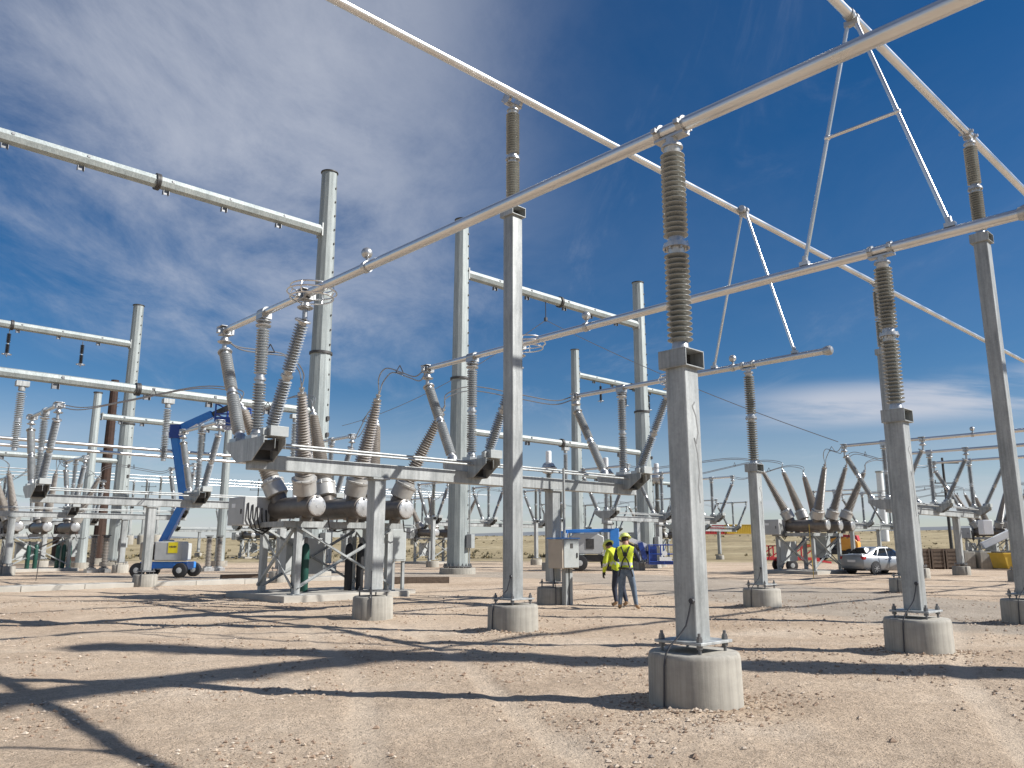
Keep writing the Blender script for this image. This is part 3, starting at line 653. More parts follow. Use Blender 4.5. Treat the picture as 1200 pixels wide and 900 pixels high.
t = thing('equipment_cabinet', 'pale grey cabinet on a steel frame at right end of near breaker', 'cabinet', (15.05, 21.9, gnd(15, 21.9)))
b = MB(); b.box((.25, .25, 1.55), (.95, .7, 1.05)); b.build('body', M['cabinet'], t, bev=.012)
b = MB(); b.box((.25, -.112, 1.55), (.85, .02, .95)); b.build('door', M['cabinet'], t, bev=.006)
for x, y in ((-.18, 0), (.68, 0), (-.18, .55), (.68, .55)):
    b = MB(); b.box((x, y, .57), (.09, .09, .90)); b.build('leg', M['galv'], t)
b = MB(); b.prism([(-.45, -.3), (1.0, -.3), (1.0, .85), (-.45, .85)], -.2, .12); b.build('pad', M['conc2'], t)

# ------------------------------------------------------------------ small site things
RZ = A-math.pi/2                             # local x across the view, local y away
def at_view(f, r): return (math.cos(A)*f+math.sin(A)*r, math.sin(A)*f-math.cos(A)*r)
def gas(u, v, z, col, label, group, first={}):
    if col in first: return dup(first[col], (u, v, z), label)
    t = thing('gas_cylinder', label, 'gas cylinder', (u, v, z), 0, group); first[col] = t
    b = MB(); b.lathe((0, 0, 0), (0, 0, 2), [(0, .11), (.02, .12), (1.25, .12), (1.36, .10), (1.42, .05), (1.43, .03)], 16); b.build('bottle', M[col], t)
    b = MB(); b.lathe((0, 0, 1.43), (0, 0, 2), [(0, .06), (.16, .06), (.18, .02)], 12); b.build('valve_cap', M['bolt'], t); return t
zp = gnd(12.9, 20)+.17
gas(12.1, 22.3, zp, 'green', 'dark green gas cylinder on near breaker pad, left one of the pair', 'green gas cylinders')
gas(12.38, 22.25, zp, 'green', 'dark green gas cylinder on near breaker pad, right one of the pair', 'green gas cylinders')
gas(13.75, 22.0, zp, 'black', 'black gas cylinder standing on near breaker pad under the middle tank', 'black gas cylinders')
gas(14.1, 21.9, zp, 'black', 'black gas cylinder standing on near breaker pad beside the brace', 'black gas cylinders')
zp = gnd(12.9, 54)+.17
for i, (u, v) in enumerate(((12.3, 54.9), (12.7, 54.9), (13.9, 55), (14.25, 55.1), (14.6, 55.2))):
    gas(u, v, zp, 'green', 'dark green gas cylinder on the far left breaker pad, number %s from left' % ('one', 'two', 'three', 'four', 'five')[i], 'green gas cylinders')
# stored arresters standing on the ground
ar = None
for i, (u, v, l) in enumerate(((14.6, 50.6, 'brown stored arrester standing on the ground right of the left breaker, taller one'), (15.2, 50.4, 'brown stored arrester right of the left breaker, second one'), (20.6, 48.8, 'brown stored arrester standing right of the blue boom lift, left one'), (21.3, 48.9, 'brown stored arrester standing right of the blue boom lift, right one'))):
    z = gnd(u, v)
    if ar: dup(ar, (u, v, z), l); continue
    ar = thing('stored_arrester', l, 'arrester', (u, v, z), 0, 'stored brown arresters')
    b = MB(); b.box((0, 0, .10), (.62, .62, .2)); b.box((0, 0, .24), (.4, .4, .08)); b.build('foot', M['cast'], ar)
    b = MB(); b.lathe((0, 0, .28), (0, 0, 3), sheds(0, 1.7, 20, .12, .20), 14); b.build('insulator', M['brown'], ar, ang=70)
    b = MB(); b.cyl((0, 0, 1.98), (0, 0, 2.06), .17, n=14); b.box((0, 0, 2.1), (.5, .06, .05)); b.build('top_cap', M['dark'], ar)
# cable trench with lids
for i in range(9):
    u0 = 3.0+i*2.0; v = 34.0-.9+i*.02; t = thing('trench_lid', 'pale concrete trench cover slab lying in a row across the left middle ground', 'trench cover', (u0, v-.9, gnd(u0+1, v)), 0, 'concrete trench cover slabs')
    b = MB(); b.prism([(.01, -.55), (1.99, -.55), (1.99, .55), (.01, .55)], -.1, .17); b.build('slab', M['conc2'], t, bev=.015)
    b = MB()
    for x in (.45, 1.55): b.box((x, -.30, .172), (.22, .05, .006)); b.box((x, .30, .172), (.22, .05, .006))
    b.build('lifting_slot', M['dark'], t)
def timber(u, v, rz, L, label):
    t = MB(); t.box((0, 0, .13), (L, .28, .26)); o = t.build('timber_beam', M['wood'], None, (u, v, gnd(u, v)), .012); o.rotation_euler = (0, 0, rz); tag(o, label, 'timber', 'loose timber beams')
timber(20.3, 27.2, math.radians(-38), 2.6, 'dark brown timber beam lying on sand right of the near breaker')
timber(17.0, 34.8, math.radians(-8), 3.2, 'dark timber beam lying behind the near breaker legs')
# survey stake
t = MB(); t.cyl((0, 0, -.2), (.10, .05, 1.7), .018, n=6); o = t.build('marker_stake', M['dark'], None, (9.6, 41, gnd(9.6, 41))); tag(o, 'thin leaning dark stake in the sand at left', 'stake')
t = MB(); t.cyl((0, 0, -.2), (-.06, .02, 2.5), .016, n=6); o = t.build('marker_stake', M['yelpaint'], None, (36.5, 18.2, gnd(36, 18))); tag(o, 'thin yellow pole standing upright in front of the silver car', 'stake')
# brown monopole
t = thing('brown_monopole', 'dark brown weathered steel monopole at left behind the tall grey pole', 'steel pole', (21.3, 72.5, gnd(21, 72)))
b = MB(); b.lathe((0, 0, 0), UP, [(0, .50), (15.5, .32), (15.52, .05)], 12); b.build('shaft', M['rust'], t, ang=15)
b = MB(); b.cyl((0, 0, -.3), (0, 0, .5), .95, n=28); b.build('foundation', M['conc'], t)
b = MB(); b.cyl((0, 0, .5), (0, 0, .58), .78, n=24); b.build('base_flange', M['rust'], t)
b = MB()
for i in range(18): b.box((.30, -.34, 2+i*.7), (.16, .03, .03))
b.build('step_clip', M['dark'], t)
t = thing('steel_casing', 'short rusty steel casing stub behind the tall left pole', 'steel casing', (19.2, 74.0, gnd(19, 74)))
b = MB(); b.cyl((0, 0, .3), (0, 0, 3.2), .95, n=24); b.build('pipe', M['rust'], t); b = MB(); b.box((0, 0, .15), (3.4, 2.2, .3)); b.build('skid', M['dark'], t)

# ------------------------------------------------------------------ blue boom lift at left
def wheel(root, x, y, r, w, name='wheel'):
    b = MB(); b.lathe((x, y-w/2, r), (x, y+w, r), [(0, r*.78), (.02, r*.95), (w*.25, r), (w*.75, r), (w-.02, r*.95), (w, r*.78)], 24)
    o = b.build(name, M['black'], root)
    b = MB(); b.lathe((x, y-w/2-.01, r), (x, y+w, r), [(0, .08), (.02, r*.55), (.05, r*.60), (w, r*.60), (w+.02, .08)], 20); b.build('rim', M['lgrey'], o)
    return o
f_, r_ = 40.2, -17.15
u, v = at_view(f_, r_)
t = thing('boom_lift', 'blue articulated boom lift with raised basket and grey turret', 'boom lift', (u, v, gnd(u, v)), RZ)
b = MB(); b.box((.25, 0, .58), (2.3, 1.2, .32)); b.box((-.5, 0, .5), (.4, 1.5, .28)); b.box((1.0, 0, .5), (.4, 1.5, .28)); b.build('chassis', M['lblue'], t, bev=.04)
for x in (-.85, 1.2):
    for y in (-.85, .85): wheel(t, x, y, .35, .30)
b = MB(); b.box((.5, -.35, 1.25), (1.35, .75, .92)); b.box((.45, .5, 1.22), (1.2, .6, .82)); b.box((.3, -.3, 1.74), (.5, .3, .1)); b.build('turret', M['lgrey'], t, bev=.06)
b = MB(); b.box((-.62, 0, 1.25), (.6, 1.4, .85)); b.build('counterweight', M['beige'], t, bev=.08)
b = MB(); b.box((.72, -.735, 1.42), (.46, .012, .52)); b.build('warning_sign', M['yellow'], t)
b = MB()
for i, x in enumerate((.58, .66, .73, .80, .86)): b.box((x, -.744, 1.46), (.045, .006, .07+.02*(i % 2)))
b.build('sign_mark', M['dark'], t)
b = MB(); b.bar((-.15, .1, 1.65), (.70, .1, 3.55), .34, .36); b.build('riser_boom', M['lblue'], t, bev=.03)
b = MB(); b.bar((.85, .1, 3.45), (.0, .1, 7.15), .30, .30); b.bar((.62, .1, 3.6), (-.14, .1, 6.95), .14, .14); b.build('lower_boom', M['lblue'], t, bev=.02)
b = MB(); b.cyl((.75, -.2, 3.55), (.75, .4, 3.55), .2, n=14); b.build('pivot_pin', M['navy'], t); b = MB(); b.box((.05, .1, 7.2), (.55, .5, .7)); b.build('knuckle', M['navy'], t, bev=.03)
b = MB(); b.bar((.05, .1, 7.25), (1.85, .1, 8.10), .34, .38); b.build('upper_boom', M['lblue'], t, bev=.03)
b = MB(); b.bar((.3, -.12, 7.0), (1.2, -.12, 7.55), .08, .08); b.build('lift_cylinder', M['white'], t)
b = MB(); b.bar((1.8, .1, 8.05), (2.75, .1, 8.50), .22, .24); b.bar((2.7, .1, 8.5), (3.25, .1, 7.6), .16, .16); b.bar((2.55, .1, 8.55), (3.0, .1, 7.7), .08, .08); b.build('fly_boom', M['dark'], t)
b = MB()
x0, x1, y0, y1, z0, z1 = 2.3, 3.5, -.75, .95, 7.45, 8.5
for x in (x0, x1):
    for y in (y0, y1): b.cyl((x, y, z0), (x, y, z1), .045, n=8)
for z in (z0+.1, (z0+z1)/2, z1):
    for y in (y0, y1): b.cyl((x0, y, z), (x1, y, z), .04, n=8)
    for x in (x0, x1): b.cyl((x, y0, z), (x, y1, z), .04, n=8)
b.box(((x0+x1)/2, y0, z0+.2), (x1-x0, .03, .35))
b.box(((x0+x1)/2, (y0+y1)/2, z0), (x1-x0, y1-y0, .12)); b.box((x1-.2, y0+.15, z0+.6), (.35, .2, .5)); b.build('basket', M['navy'], t)
# ------------------------------------------------------------------ white and blue boom lift, stowed
f_, r_ = 50.5, 5.0
u, v = at_view(f_, r_)
t = thing('boom_lift', 'white and blue stowed boom lift parked behind the motor cabinet', 'boom lift', (u, v, gnd(u, v)), RZ)
b = MB(); b.box((.1, 0, .75), (3.2, 1.5, .4)); b.build('chassis', M['dark'], t, bev=.04)
for x in (-.9, 1.05):
    for y in (-.95, .95): wheel(t, x, y, .48, .4)
b = MB(); b.prism([(.5, .9), (1.5, .9), (1.6, 1.05), (1.35, 1.35), (.75, 1.35)], -1.18, -.72, 'y'); b.build('fender', M['white'], t, bev=.02)
b = MB(); b.prism([(-1.5, 1.0), (.45, 1.0), (.62, 1.3), (.62, 2.05), (.2, 2.25), (-1.2, 2.25), (-1.5, 2.0)], -.85, -.2, 'y'); b.prism([(-1.4, 1.0), (.4, 1.0), (.4, 2.1), (-1.4, 2.1)], .25, .85, 'y'); b.build('engine_cover', M['lgrey'], t, bev=.05)
b = MB(); b.box((-.25, -.862, 1.62), (.5, .02, .6)); b.build('grille', M['dark'], t)
b = MB(); b.bar((-1.7, 0, 2.38), (1.3, 0, 2.45), .26, .22); b.box((1.35, 0, 1.9), (.55, .5, 1.3)); b.box((-1.75, 0, 2.1), (.4, .45, .6)); b.build('lower_boom', M['lblue'], t, bev=.03)
b = MB(); b.bar((1.4, -.1, 2.25), (3.3, -.1, 1.5), .24, .26); b.build('fly_boom', M['white'], t)
b = MB(); b.bar((1.6, .2, 1.95), (3.5, .2, 1.0), .2, .2); b.build('jib', M['dark'], t)
b = MB(); b.bar((2.9, -.2, 1.7), (3.2, -.2, .7), .35, .3); b.build('basket_bracket', M['navy'], t)
b = MB()
x0, x1, y0, y1, z0, z1 = 3.4, 5.2, -.5, .5, .45, 1.55
for x in (x0, (x0+x1)/2, x1):
    for y in (y0, y1): b.cyl((x, y, z0), (x, y, z1), .04, n=8)
for z in (z0+.1, (z0+z1)/2, z1):
    for y in (y0, y1): b.cyl((x0, y, z), (x1, y, z), .035, n=8)
    for x in (x0, x1): b.cyl((x, y0, z), (x, y1, z), .035, n=8)
b.box(((x0+x1)/2, 0, z0), (x1-x0, y1-y0, .14)); b.box((x0+.25, 0, 1.0), (.5, .8, 1.0)); b.build('basket', M['navy'], t)
b = MB(); b.cyl((4.35, -.56, 1.05), (4.35, -.52, 1.05), .16, n=16); b.box((4.4, -.54, .72), (.75, .02, .24)); b.build('basket_sign', M['white'], t)

# ------------------------------------------------------------------ silver car
f_, r_ = 45.3, 20.35
u, v = at_view(f_, r_)
t = thing('parked_car', 'silver compact sedan parked by the breaker at right', 'car', (u, v, gnd(u, v)), RZ+math.radians(26))
def loft(b, secs, k=0):
    n = len(secs[0]); vs = [p for s_ in secs for p in s_]; m = len(secs)
    fs = [(j*n+i, j*n+(i+1) % n, (j+1)*n+(i+1) % n, (j+1)*n+i) for j in range(m-1) for i in range(n)]
    fs += [tuple(range(n-1, -1, -1)), tuple(range((m-1)*n, m*n))]; b.add(vs, fs, k)
def sec(x, z0, z1, w, tum=.06):
    return [(x, -w+.06, z0), (x, -w, z0+.12), (x, -w-.0, (z0+z1)/2), (x, -w+tum*.5, z1-.10), (x, -w+tum+.05, z1), (x, w-tum-.05, z1), (x, w-tum*.5, z1-.10), (x, w, (z0+z1)/2), (x, w, z0+.12), (x, w-.06, z0)]
b = MB(); loft(b, [sec(-2.13, .42, .92, .66), sec(-2.08, .30, 1.02, .76), (sec(-1.75, .24, 1.05, .83)), sec(-1.2, .22, 1.0, .85), sec(0, .20, .95, .86), sec(.95, .22, .95, .85), sec(1.5, .22, .88, .83), sec(1.95, .24, .76, .76), sec(2.12, .30, .66, .64), sec(2.17, .38, .58, .52)])
body = b.build('body', M['silver'], t, ang=40)
def cab(x, z0, z1, wb, wt): return [(x, -wb, z0), (x, -(wb+wt)/2-.02, (z0+z1)/2), (x, -wt, z1-.03), (x, -wt+.08, z1), (x, wt-.08, z1), (x, wt, z1-.03), (x, (wb+wt)/2+.02, (z0+z1)/2), (x, wb, z0)]
b = MB(); loft(b, [cab(-1.75, .98, 1.02, .72, .66), cab(-1.15, .94, 1.38, .78, .60), cab(-.6, .90, 1.46, .79, .60), cab(.05, .88, 1.46, .79, .60), cab(.5, .88, 1.33, .79, .60), cab(1.05, .88, .95, .77, .66)]); b.build('roof', M['silver'], t, ang=40)
for s in (-1, 1):
    for pts, nm in (([(-.20, .97), (.62, .97), (.22, 1.33), (-.16, 1.39)], 'front_window'), ([(-1.0, .99), (-.28, .97), (-.25, 1.39), (-.72, 1.38)], 'rear_window'), ([(-1.36, 1.02), (-1.07, 1.0), (-.86, 1.33), (-1.02, 1.30)], 'quarter_window')):
        vs = []
        for e in (.0, .014):
            for x, z in pts:
                k = (z-.90)/(1.46-.90); w = .79-.19*k+.012+.02*(1-abs(2*k-1)); vs.append((x, s*(w+e), z))
        n = len(pts); b = MB(); b.add(vs, [(i, (i+1) % n, n+(i+1) % n, n+i) for i in range(n)]+[tuple(range(n)), tuple(range(n, 2*n))]); b.build('window', M['glass'], t)
    for x in (-1.28, 1.28):
        q = MB(); q.lathe((x, s*.64, .31), (x, s*.9, .31), [(0, .24), (.01, .30), (.05, .32), (.19, .32), (.23, .30), (.24, .22)], 24); w_ = q.build('wheel', M['black'], t)
        q = MB(); q.lathe((x, s*.86, .31), (x, s*1, .31), [(0, .22), (.015, .21), (.016, .19), (.0, .17), (.02, .06), (.03, .01)], 20)
        for i in range(8): a = i*math.pi/4; q.bar((x, s*.885, .31), (x+.2*math.cos(a), s*.885, .31+.2*math.sin(a)), .035, .02)
        q.build('rim', M['rimm'], w_)
        q = MB(); q.cyl((x, s*.70, .33), (x, s*.862, .33), .37, n=24); q.build('wheel_arch', M['black'], t)
    q = MB(); q.box((.72, s*.90, .98), (.16, .14, .12)); q.build('mirror', M['black'], t, bev=.02)
    q = MB(); q.box((-2.0, s*.66, .86), (.24, .24, .16)); q.build('tail_light', M['lamp_red'], t, bev=.02)
    q = MB(); q.box((2.0, s*.58, .64), (.22, .26, .12)); q.build('headlight', M['lamp'], t, bev=.02)
    for x in (-.3, .55): q = MB(); q.box((x-.1, s*.862, .80), (.16, .02, .03)); q.build('door_handle', M['silver'], t)
    q = MB(); q.bar((-.24, s*.863, .30), (-.24, s*.85, .93), .012, .012); q.bar((.70, s*.863, .35), (.70, s*.85, .93), .012, .012); q.bar((-.98, s*.86, .6), (-1.02, s*.85, .95), .012, .012); q.build('door_seam', M['dark'], t)
b = MB(); b.add([(-1.70, -.60, 1.035), (-1.70, .60, 1.035), (-1.17, .53, 1.385), (-1.17, -.53, 1.385), (-1.72, -.60, 1.03), (-1.72, .60, 1.03), (-1.19, .53, 1.395), (-1.19, -.53, 1.395)], [(0, 1, 2, 3), (4, 5, 6, 7), (0, 1, 5, 4), (1, 2, 6, 5), (2, 3, 7, 6), (3, 0, 4, 7)]); b.build('rear_screen', M['glass'], t)
b = MB(); b.box((0, 0, .24), (3.9, 1.5, .1)); b.build('underbody', M['black'], t)
b = MB(); b.box((-2.14, 0, .70), (.02, .52, .12)); b.build('number_plate', M['white'], t)

# ------------------------------------------------------------------ machine and clutter behind the right breaker
u, v = at_view(84, 33.6)
t = thing('telehandler', 'orange and red telehandler with dark cab behind the right breaker', 'telehandler', (u, v, gnd(u, v)), RZ+math.radians(150))
b = MB(); b.box((.2, 0, .85), (4.4, 1.5, .5)); b.build('chassis', M['dark'], t, bev=.04)
for x in (-1.3, 1.6):
    for y in (-1.0, 1.0): wheel(t, x, y, .58, .4)
b = MB(); b.prism([(-2.1, 1.0), (-.2, 1.0), (-.2, 2.0), (-.8, 2.35), (-1.8, 2.2), (-2.1, 1.8)], -1.0, 1.0, 'y'); b.build('hood', M['orange'], t, bev=.08)
b = MB(); b.prism([(-2.12, 1.95), (-.6, 2.25), (-.6, 2.6), (-2.0, 2.5)], -.9, .9, 'y'); b.build('boom_cover', M['red'], t, bev=.04)
b = MB(); b.prism([(-.1, 1.1), (1.1, 1.1), (1.2, 2.0), (.9, 2.9), (.05, 2.9)], -1.0, .1, 'y'); b.build('cab', M['glass'], t, bev=.03)
b = MB(); b.bar((-1.4, .5, 2.4), (3.6, .5, 1.3), .34, .38); b.build('boom', M['orange'], t)
b = MB(); b.box((-1.2, -1.012, 1.55), (.7, .02, .22)); b.build('side_mark', M['yellow'], t)
u, v = at_view(49.5, 16.7)
t = thing('utility_trailer', 'low red steel trailer seen between the legs of the right breaker', 'trailer', (u, v, gnd(u, v)), RZ+math.radians(8))
b = MB(); b.bar((-1.6, -.8, .75), (1.6, -.8, .75), .12, .16); b.bar((-1.6, .8, .75), (1.6, .8, .75), .12, .16); b.box((0, 0, .68), (3.2, 1.6, .06))
for x in (-1.55, -.5, .5, 1.55): b.bar((x, -.8, .7), (x, -.8, 1.5), .07, .07); b.bar((x, .8, .7), (x, .8, 1.5), .07, .07)
for y in (-.8, .8): b.bar((-1.6, y, 1.5), (1.6, y, 1.5), .07, .07); b.bar((-1.5, y, .8), (-.5, y, 1.45), .06, .06); b.bar((.5, y, .8), (1.5, y, 1.45), .06, .06)
b.bar((1.6, 0, .68), (2.8, 0, .5), .12, .12); b.build('frame', M['red'], t)
for y in (-.9, .9): wheel(t, -.2, y, .36, .24)
# containers and blocks
def container(f_, r_, L, m, label):
    u, v = at_view(f_, r_); t = thing('shipping_container', label, 'container', (u, v, gnd(u, v)+.1), RZ+math.radians(4), 'distant containers')
    b = MB(); n = 40; pts = []
    for i in range(n): x = -L/2+L*i/n; e = .0 if i % 2 else .06; pts += [(x, -1.2-e), (x+L/n*.9, -1.2-e)]
    pts += [(L/2, 1.2), (-L/2, 1.2)]; b.prism(pts, .12, 2.5); b.build('shell', m, t)
    b = MB()
    for z in (.1, 2.52): b.bar((-L/2-.02, -1.27, z), (L/2+.02, -1.27, z), .12, .16)
    for x in (-L/2, L/2): b.bar((x, -1.26, .05), (x, -1.26, 2.6), .14, .14)
    b.box((0, 0, 2.56), (L, 2.3, .06)); b.build('frame', m, t)
container(235, 56.5, 15., M['red'], 'dark red container in the distance left of the right breaker')
container(230, 65.5, 10., M['yelpaint'], 'ochre yellow container in the distance behind the right breaker')
bk = None
words = ('first', 'second', 'third', 'fourth', 'fifth', 'sixth', 'seventh')
for i in range(7):
    u, v = at_view(55.5-.25*i, 28.6+i*.92); z = gnd(u, v); l = 'grey concrete block in the row at far right, %s from the left' % words[i]
    if bk is None:
        b = MB(); b.prism([(-.37, -.75), (.37, -.75), (.37, .75), (-.37, .75)], -.03, 1.12); b.prism([(-.14, -.4), (.14, -.4), (.12, .4), (-.12, .4)], 1.115, 1.2)
        bk = b.build('concrete_block', M['conc'], None, (u, v, z), .03); tag(bk, l, 'concrete block', 'concrete blocks in a row'); bk.rotation_euler = (0, 0, RZ)
    else: dup(bk, (u, v, z), l)
pl = None
for i in range(3):
    u, v = at_view(54, 27.0+i*.95); z = gnd(u, v); l = 'brown timber crate at left end of the concrete block row, %s of three' % words[i]
    if pl: dup(pl, (u, v, z), l); continue
    pl = thing('timber_crate', l, 'crate', (u, v, z), RZ, 'brown timber crates')
    b = MB()
    for k in range(5): b.box((0, -.42, .22+k*.25), (.86, .03, .2)); b.box((0, .42, .22+k*.25), (.86, .03, .2))
    b.build('boards', M['wood'], pl)
    b = MB(); b.box((0, 0, .6), (.8, .78, 1.15)); b.build('lining', M['rust'], pl); b = MB()
    for x in (-.38, .38): b.box((x, -.45, .65), (.09, .03, 1.3))
    b.build('batten', M['wood'], pl)
u, v = at_view(52, 32.0)
t = thing('waste_skip', 'yellow ochre open waste skip at the right edge', 'skip', (u, v, gnd(u, v)), RZ)
b = MB(); b.prism([(-.95, .1), (.95, .1), (1.15, 1.0), (-1.15, 1.0)], -.8, .8, 'y'); b.build('bin', M['yelpaint'], t, bev=.02)
b = MB(); b.box((0, 0, 1.03), (2.4, 1.7, .08)); 
for x in (-.6, 0, .6): b.box((x, -.83, .55), (.08, .06, .85))
b.build('rim', M['yelpaint'], t); b = MB(); b.box((0, 0, 1.09), (2.1, 1.4, .06)); b.build('waste', M['wood'], t)
u, v = at_view(62, 39.6)
t = thing('flatbed_truck', 'white truck with black flatbed partly hidden at the right edge', 'truck', (u, v, gnd(u, v)), RZ+math.radians(-6))
b = MB(); b.box((-2.0, 0, 1.0), (5.5, 2.2, .3)); b.build('flatbed', M['black'], t)
b = MB(); b.prism([(.9, 1.0), (3.2, 1.0), (3.2, 1.9), (2.6, 2.05), (2.2, 3.1), (.9, 3.1)], -1.1, 1.1, 'y'); b.build('cab', M['white'], t, bev=.06)
b = MB(); b.prism([(1.3, 2.1), (2.35, 2.1), (2.1, 2.9), (1.3, 2.9)], -1.12, -1.09, 'y'); b.build('window', M['glass'], t)
b = MB(); b.bar((-3.6, 0, 1.5), (.3, 0, 3.3), .4, .5); b.box((-3.2, 0, 2.9), (.7, .9, 1.1)); b.build('crane_arm', M['white'], t, bev=.04)
for x in (-3.6, -2.4, 2.2):
    for y in (-1.0, 1.0): wheel(t, x, y, .5, .35)
# distant wooden line pole and other slim poles
def line_pole(f_, r_, h, arms, label, m='dark'):
    u, v = at_view(f_, r_); t = thing('line_pole', label, 'utility pole', (u, v, gnd(u, v)-.3), RZ, 'distant line poles'); b = MB(); b.cyl((0, 0, 0), (0, 0, h), .19, .12, n=10); b.build('shaft', M[m], t)
    for z, w in arms:
        b = MB(); b.box((0, -.14, z), (w, .1, .12))
        for x in (-.45, 0, .45): b.cyl((x*w, -.14, z+.06), (x*w, -.14, z+.35), .05, n=6)
        b.build('crossarm', M[m], t)
    return t
line_pole(88, 47.5, 11.2, ((10.6, 3.4), (8.4, 2.4), (7.0, 2.6)), 'dark wooden line pole with crossarms behind the right switches')
line_pole(150, 24, 13, ((12.2, 2.6),), 'far thin line pole on the plain behind the workers')
line_pole(170, 11, 13, ((12.2, 2.6),), 'far thin line pole on the plain left of the foreground post')
line_pole(190, -60, 15, ((14, 4.), (12.4, 4.)), 'far line pole on the plain at left of the blue boom lift')
line_pole(210, -95, 15, ((14, 4.), (12.4, 4.)), 'far line pole on the plain beyond the left breaker')
u, v = at_view(160, 73.5)
t = thing('white_mast', 'white mast standing on the plain beyond the silver car', 'mast', (u, v, gnd(u, v)-.5)); b = MB(); b.cyl((0, 0, 0), (0, 0, 14), .75, .65, n=14); b.build('shaft', M['white'], t); b = MB(); b.cyl((0, 0, 14), (0, 0, 14.3), .8, n=14); b.build('top_cap', M['lgrey'], t)

# ------------------------------------------------------------------ people
def skin_body(name, J, E, mats, face_mat, parent, sub=2):
    me = bpy.data.meshes.new(name); keys = list(J); me.from_pydata([J[k][0] for k in keys], [(keys.index(a), keys.index(b)) for a, b in E], [])
    o = bpy.data.objects.new(name, me); COL.objects.link(o)
    md = o.modifiers.new('skin', 'SKIN'); md.use_smooth_shade = True
    sv = me.skin_vertices[0].data
    for i, k in enumerate(keys):
        r = J[k][1]; sv[i].radius = r if isinstance(r, tuple) else (r, r); sv[i].use_root = (i == 0)
    ms = o.modifiers.new('sub', 'SUBSURF'); ms.levels = ms.render_levels = sub
    dg = bpy.context.evaluated_depsgraph_get(); nm = bpy.data.meshes.new_from_object(o.evaluated_get(dg)); bpy.data.objects.remove(o)
    nm.name = name; nm.materials.clear()
    for m in mats: nm.materials.append(m)
    for p in nm.polygons: p.material_index = face_mat(p.center); p.use_smooth = True
    return link(name, nm, parent)
def hand(J, E, wrist, root, dirv, side, palm):
    """palm chain with five short fingers"""
    d = V3(dirv).normalized(); s = V3(side).normalized(); p = V3(palm).normalized(); w = V3(root)
    J['palm'+wrist] = (tuple(w+d*.055), (.036, .024)); E.append((wrist, 'palm'+wrist))
    for i, (o, L) in enumerate(((-.030, .070), (-.010, .080), (.010, .075), (.029, .060))):
        a = w+d*.085+s*o; b = a+d*L*.55+p*.012; c = b+d*L*.35+p*.032
        for k, q in (('a', a), ('b', b), ('c', c)): J['f%s%d%s' % (wrist, i, k)] = (tuple(q), .0095)
        E += [('palm'+wrist, 'f%s%da' % (wrist, i)), ('f%s%da' % (wrist, i), 'f%s%db' % (wrist, i)), ('f%s%db' % (wrist, i), 'f%s%dc' % (wrist, i))]
    a = w+d*.03-s*.045+p*.01; b = a+d*.045-s*.012+p*.02
    J['t%sa' % wrist] = (tuple(a), .011); J['t%sb' % wrist] = (tuple(b), .010); E += [('palm'+wrist, 't%sa' % wrist), ('t%sa' % wrist, 't%sb' % wrist)]
def person(loc, rz, label, pose, mats, fm, vest=None, hat='hatlime'):
    t = thing('person', label, 'person', loc, rz, 'workers in hi-vis clothing')
    J = dict(pose); E = [('pelvis', 'waist'), ('waist', 'chest'), ('chest', 'neck'), ('neck', 'head'), ('head', 'crown')]
    for s in 'LR': E += [('pelvis', 'hip'+s), ('hip'+s, 'knee'+s), ('knee'+s, 'ankle'+s), ('ankle'+s, 'toe'+s), ('chest', 'sh'+s), ('sh'+s, 'el'+s), ('el'+s, 'wr'+s)]
    for s in 'LR':
        e = V3(J['el'+s][0]); w = V3(J['wr'+s][0]); d = (w-e).normalized(); hand(J, E, 'wr'+s, w, d, V3((0, 1, 0)) if abs(d.y) < .7 else V3((0, 0, 1)), V3((1 if s == 'L' else -1, .3, -.2)))
    o = skin_body('body', J, E, mats, fm, t)
    h = V3(J['head'][0]); c = V3(J['crown'][0]); up = (c-h).normalized(); n = V3(J['neck'][0])
    fwd = V3((0, 1, 0)); fwd = (fwd-up*fwd.dot(up)).normalized(); sd = fwd.cross(up)
    b = MB()                                 # face: nose, ears, brow
    b.ball(h+fwd*.105-up*.005, .020, n=10, sc=(1, 1.3, 1.5))
    for s in (-1, 1): b.ball(h+sd*(s*.082)-up*.0, .026, n=10, sc=(.5, .8, 1.3))
    b.build('face_features', M['skin'], o)
    b = MB()
    for s in (-1, 1): b.ball(h+fwd*.088+sd*(s*.033)+up*.03, .013, n=8)
    b.build('eyes', M['black'], o)
    b = MB(); b.ball(h+fwd*.094-up*.055, .016, n=8, sc=(1.9, .6, .5)); b.build('mouth', M['boot'], o)
    b = MB(); b.ball(h-fwd*.02+up*.045, .099, n=18, sc=(.92, 1.02, .98)); b.build('hair', M['hair'], o)
    # hard hat
    b = MB(); q = h+up*.075; b.lathe(q, q+up, [(0, .155), (.012, .158), (.02, .128), (.06, .122), (.10, .095), (.125, .055), (.132, .01)], 22)
    vs = [q+fwd*.10+sd*a+up*.004 for a in (-.10, .10)]+[q+fwd*.205+sd*a-up*.012 for a in (-.05, .05)]
    b.add(vs+[p+up*.012 for p in vs], [(0, 1, 3, 2), (4, 5, 7, 6), (0, 1, 5, 4), (1, 3, 7, 5), (3, 2, 6, 7), (2, 0, 4, 6)])
    b.bar(q-fwd*.12+up*.07, q+fwd*.10+up*.135, .025, .02); b.build('hard_hat', M[hat], t)
    return t, o
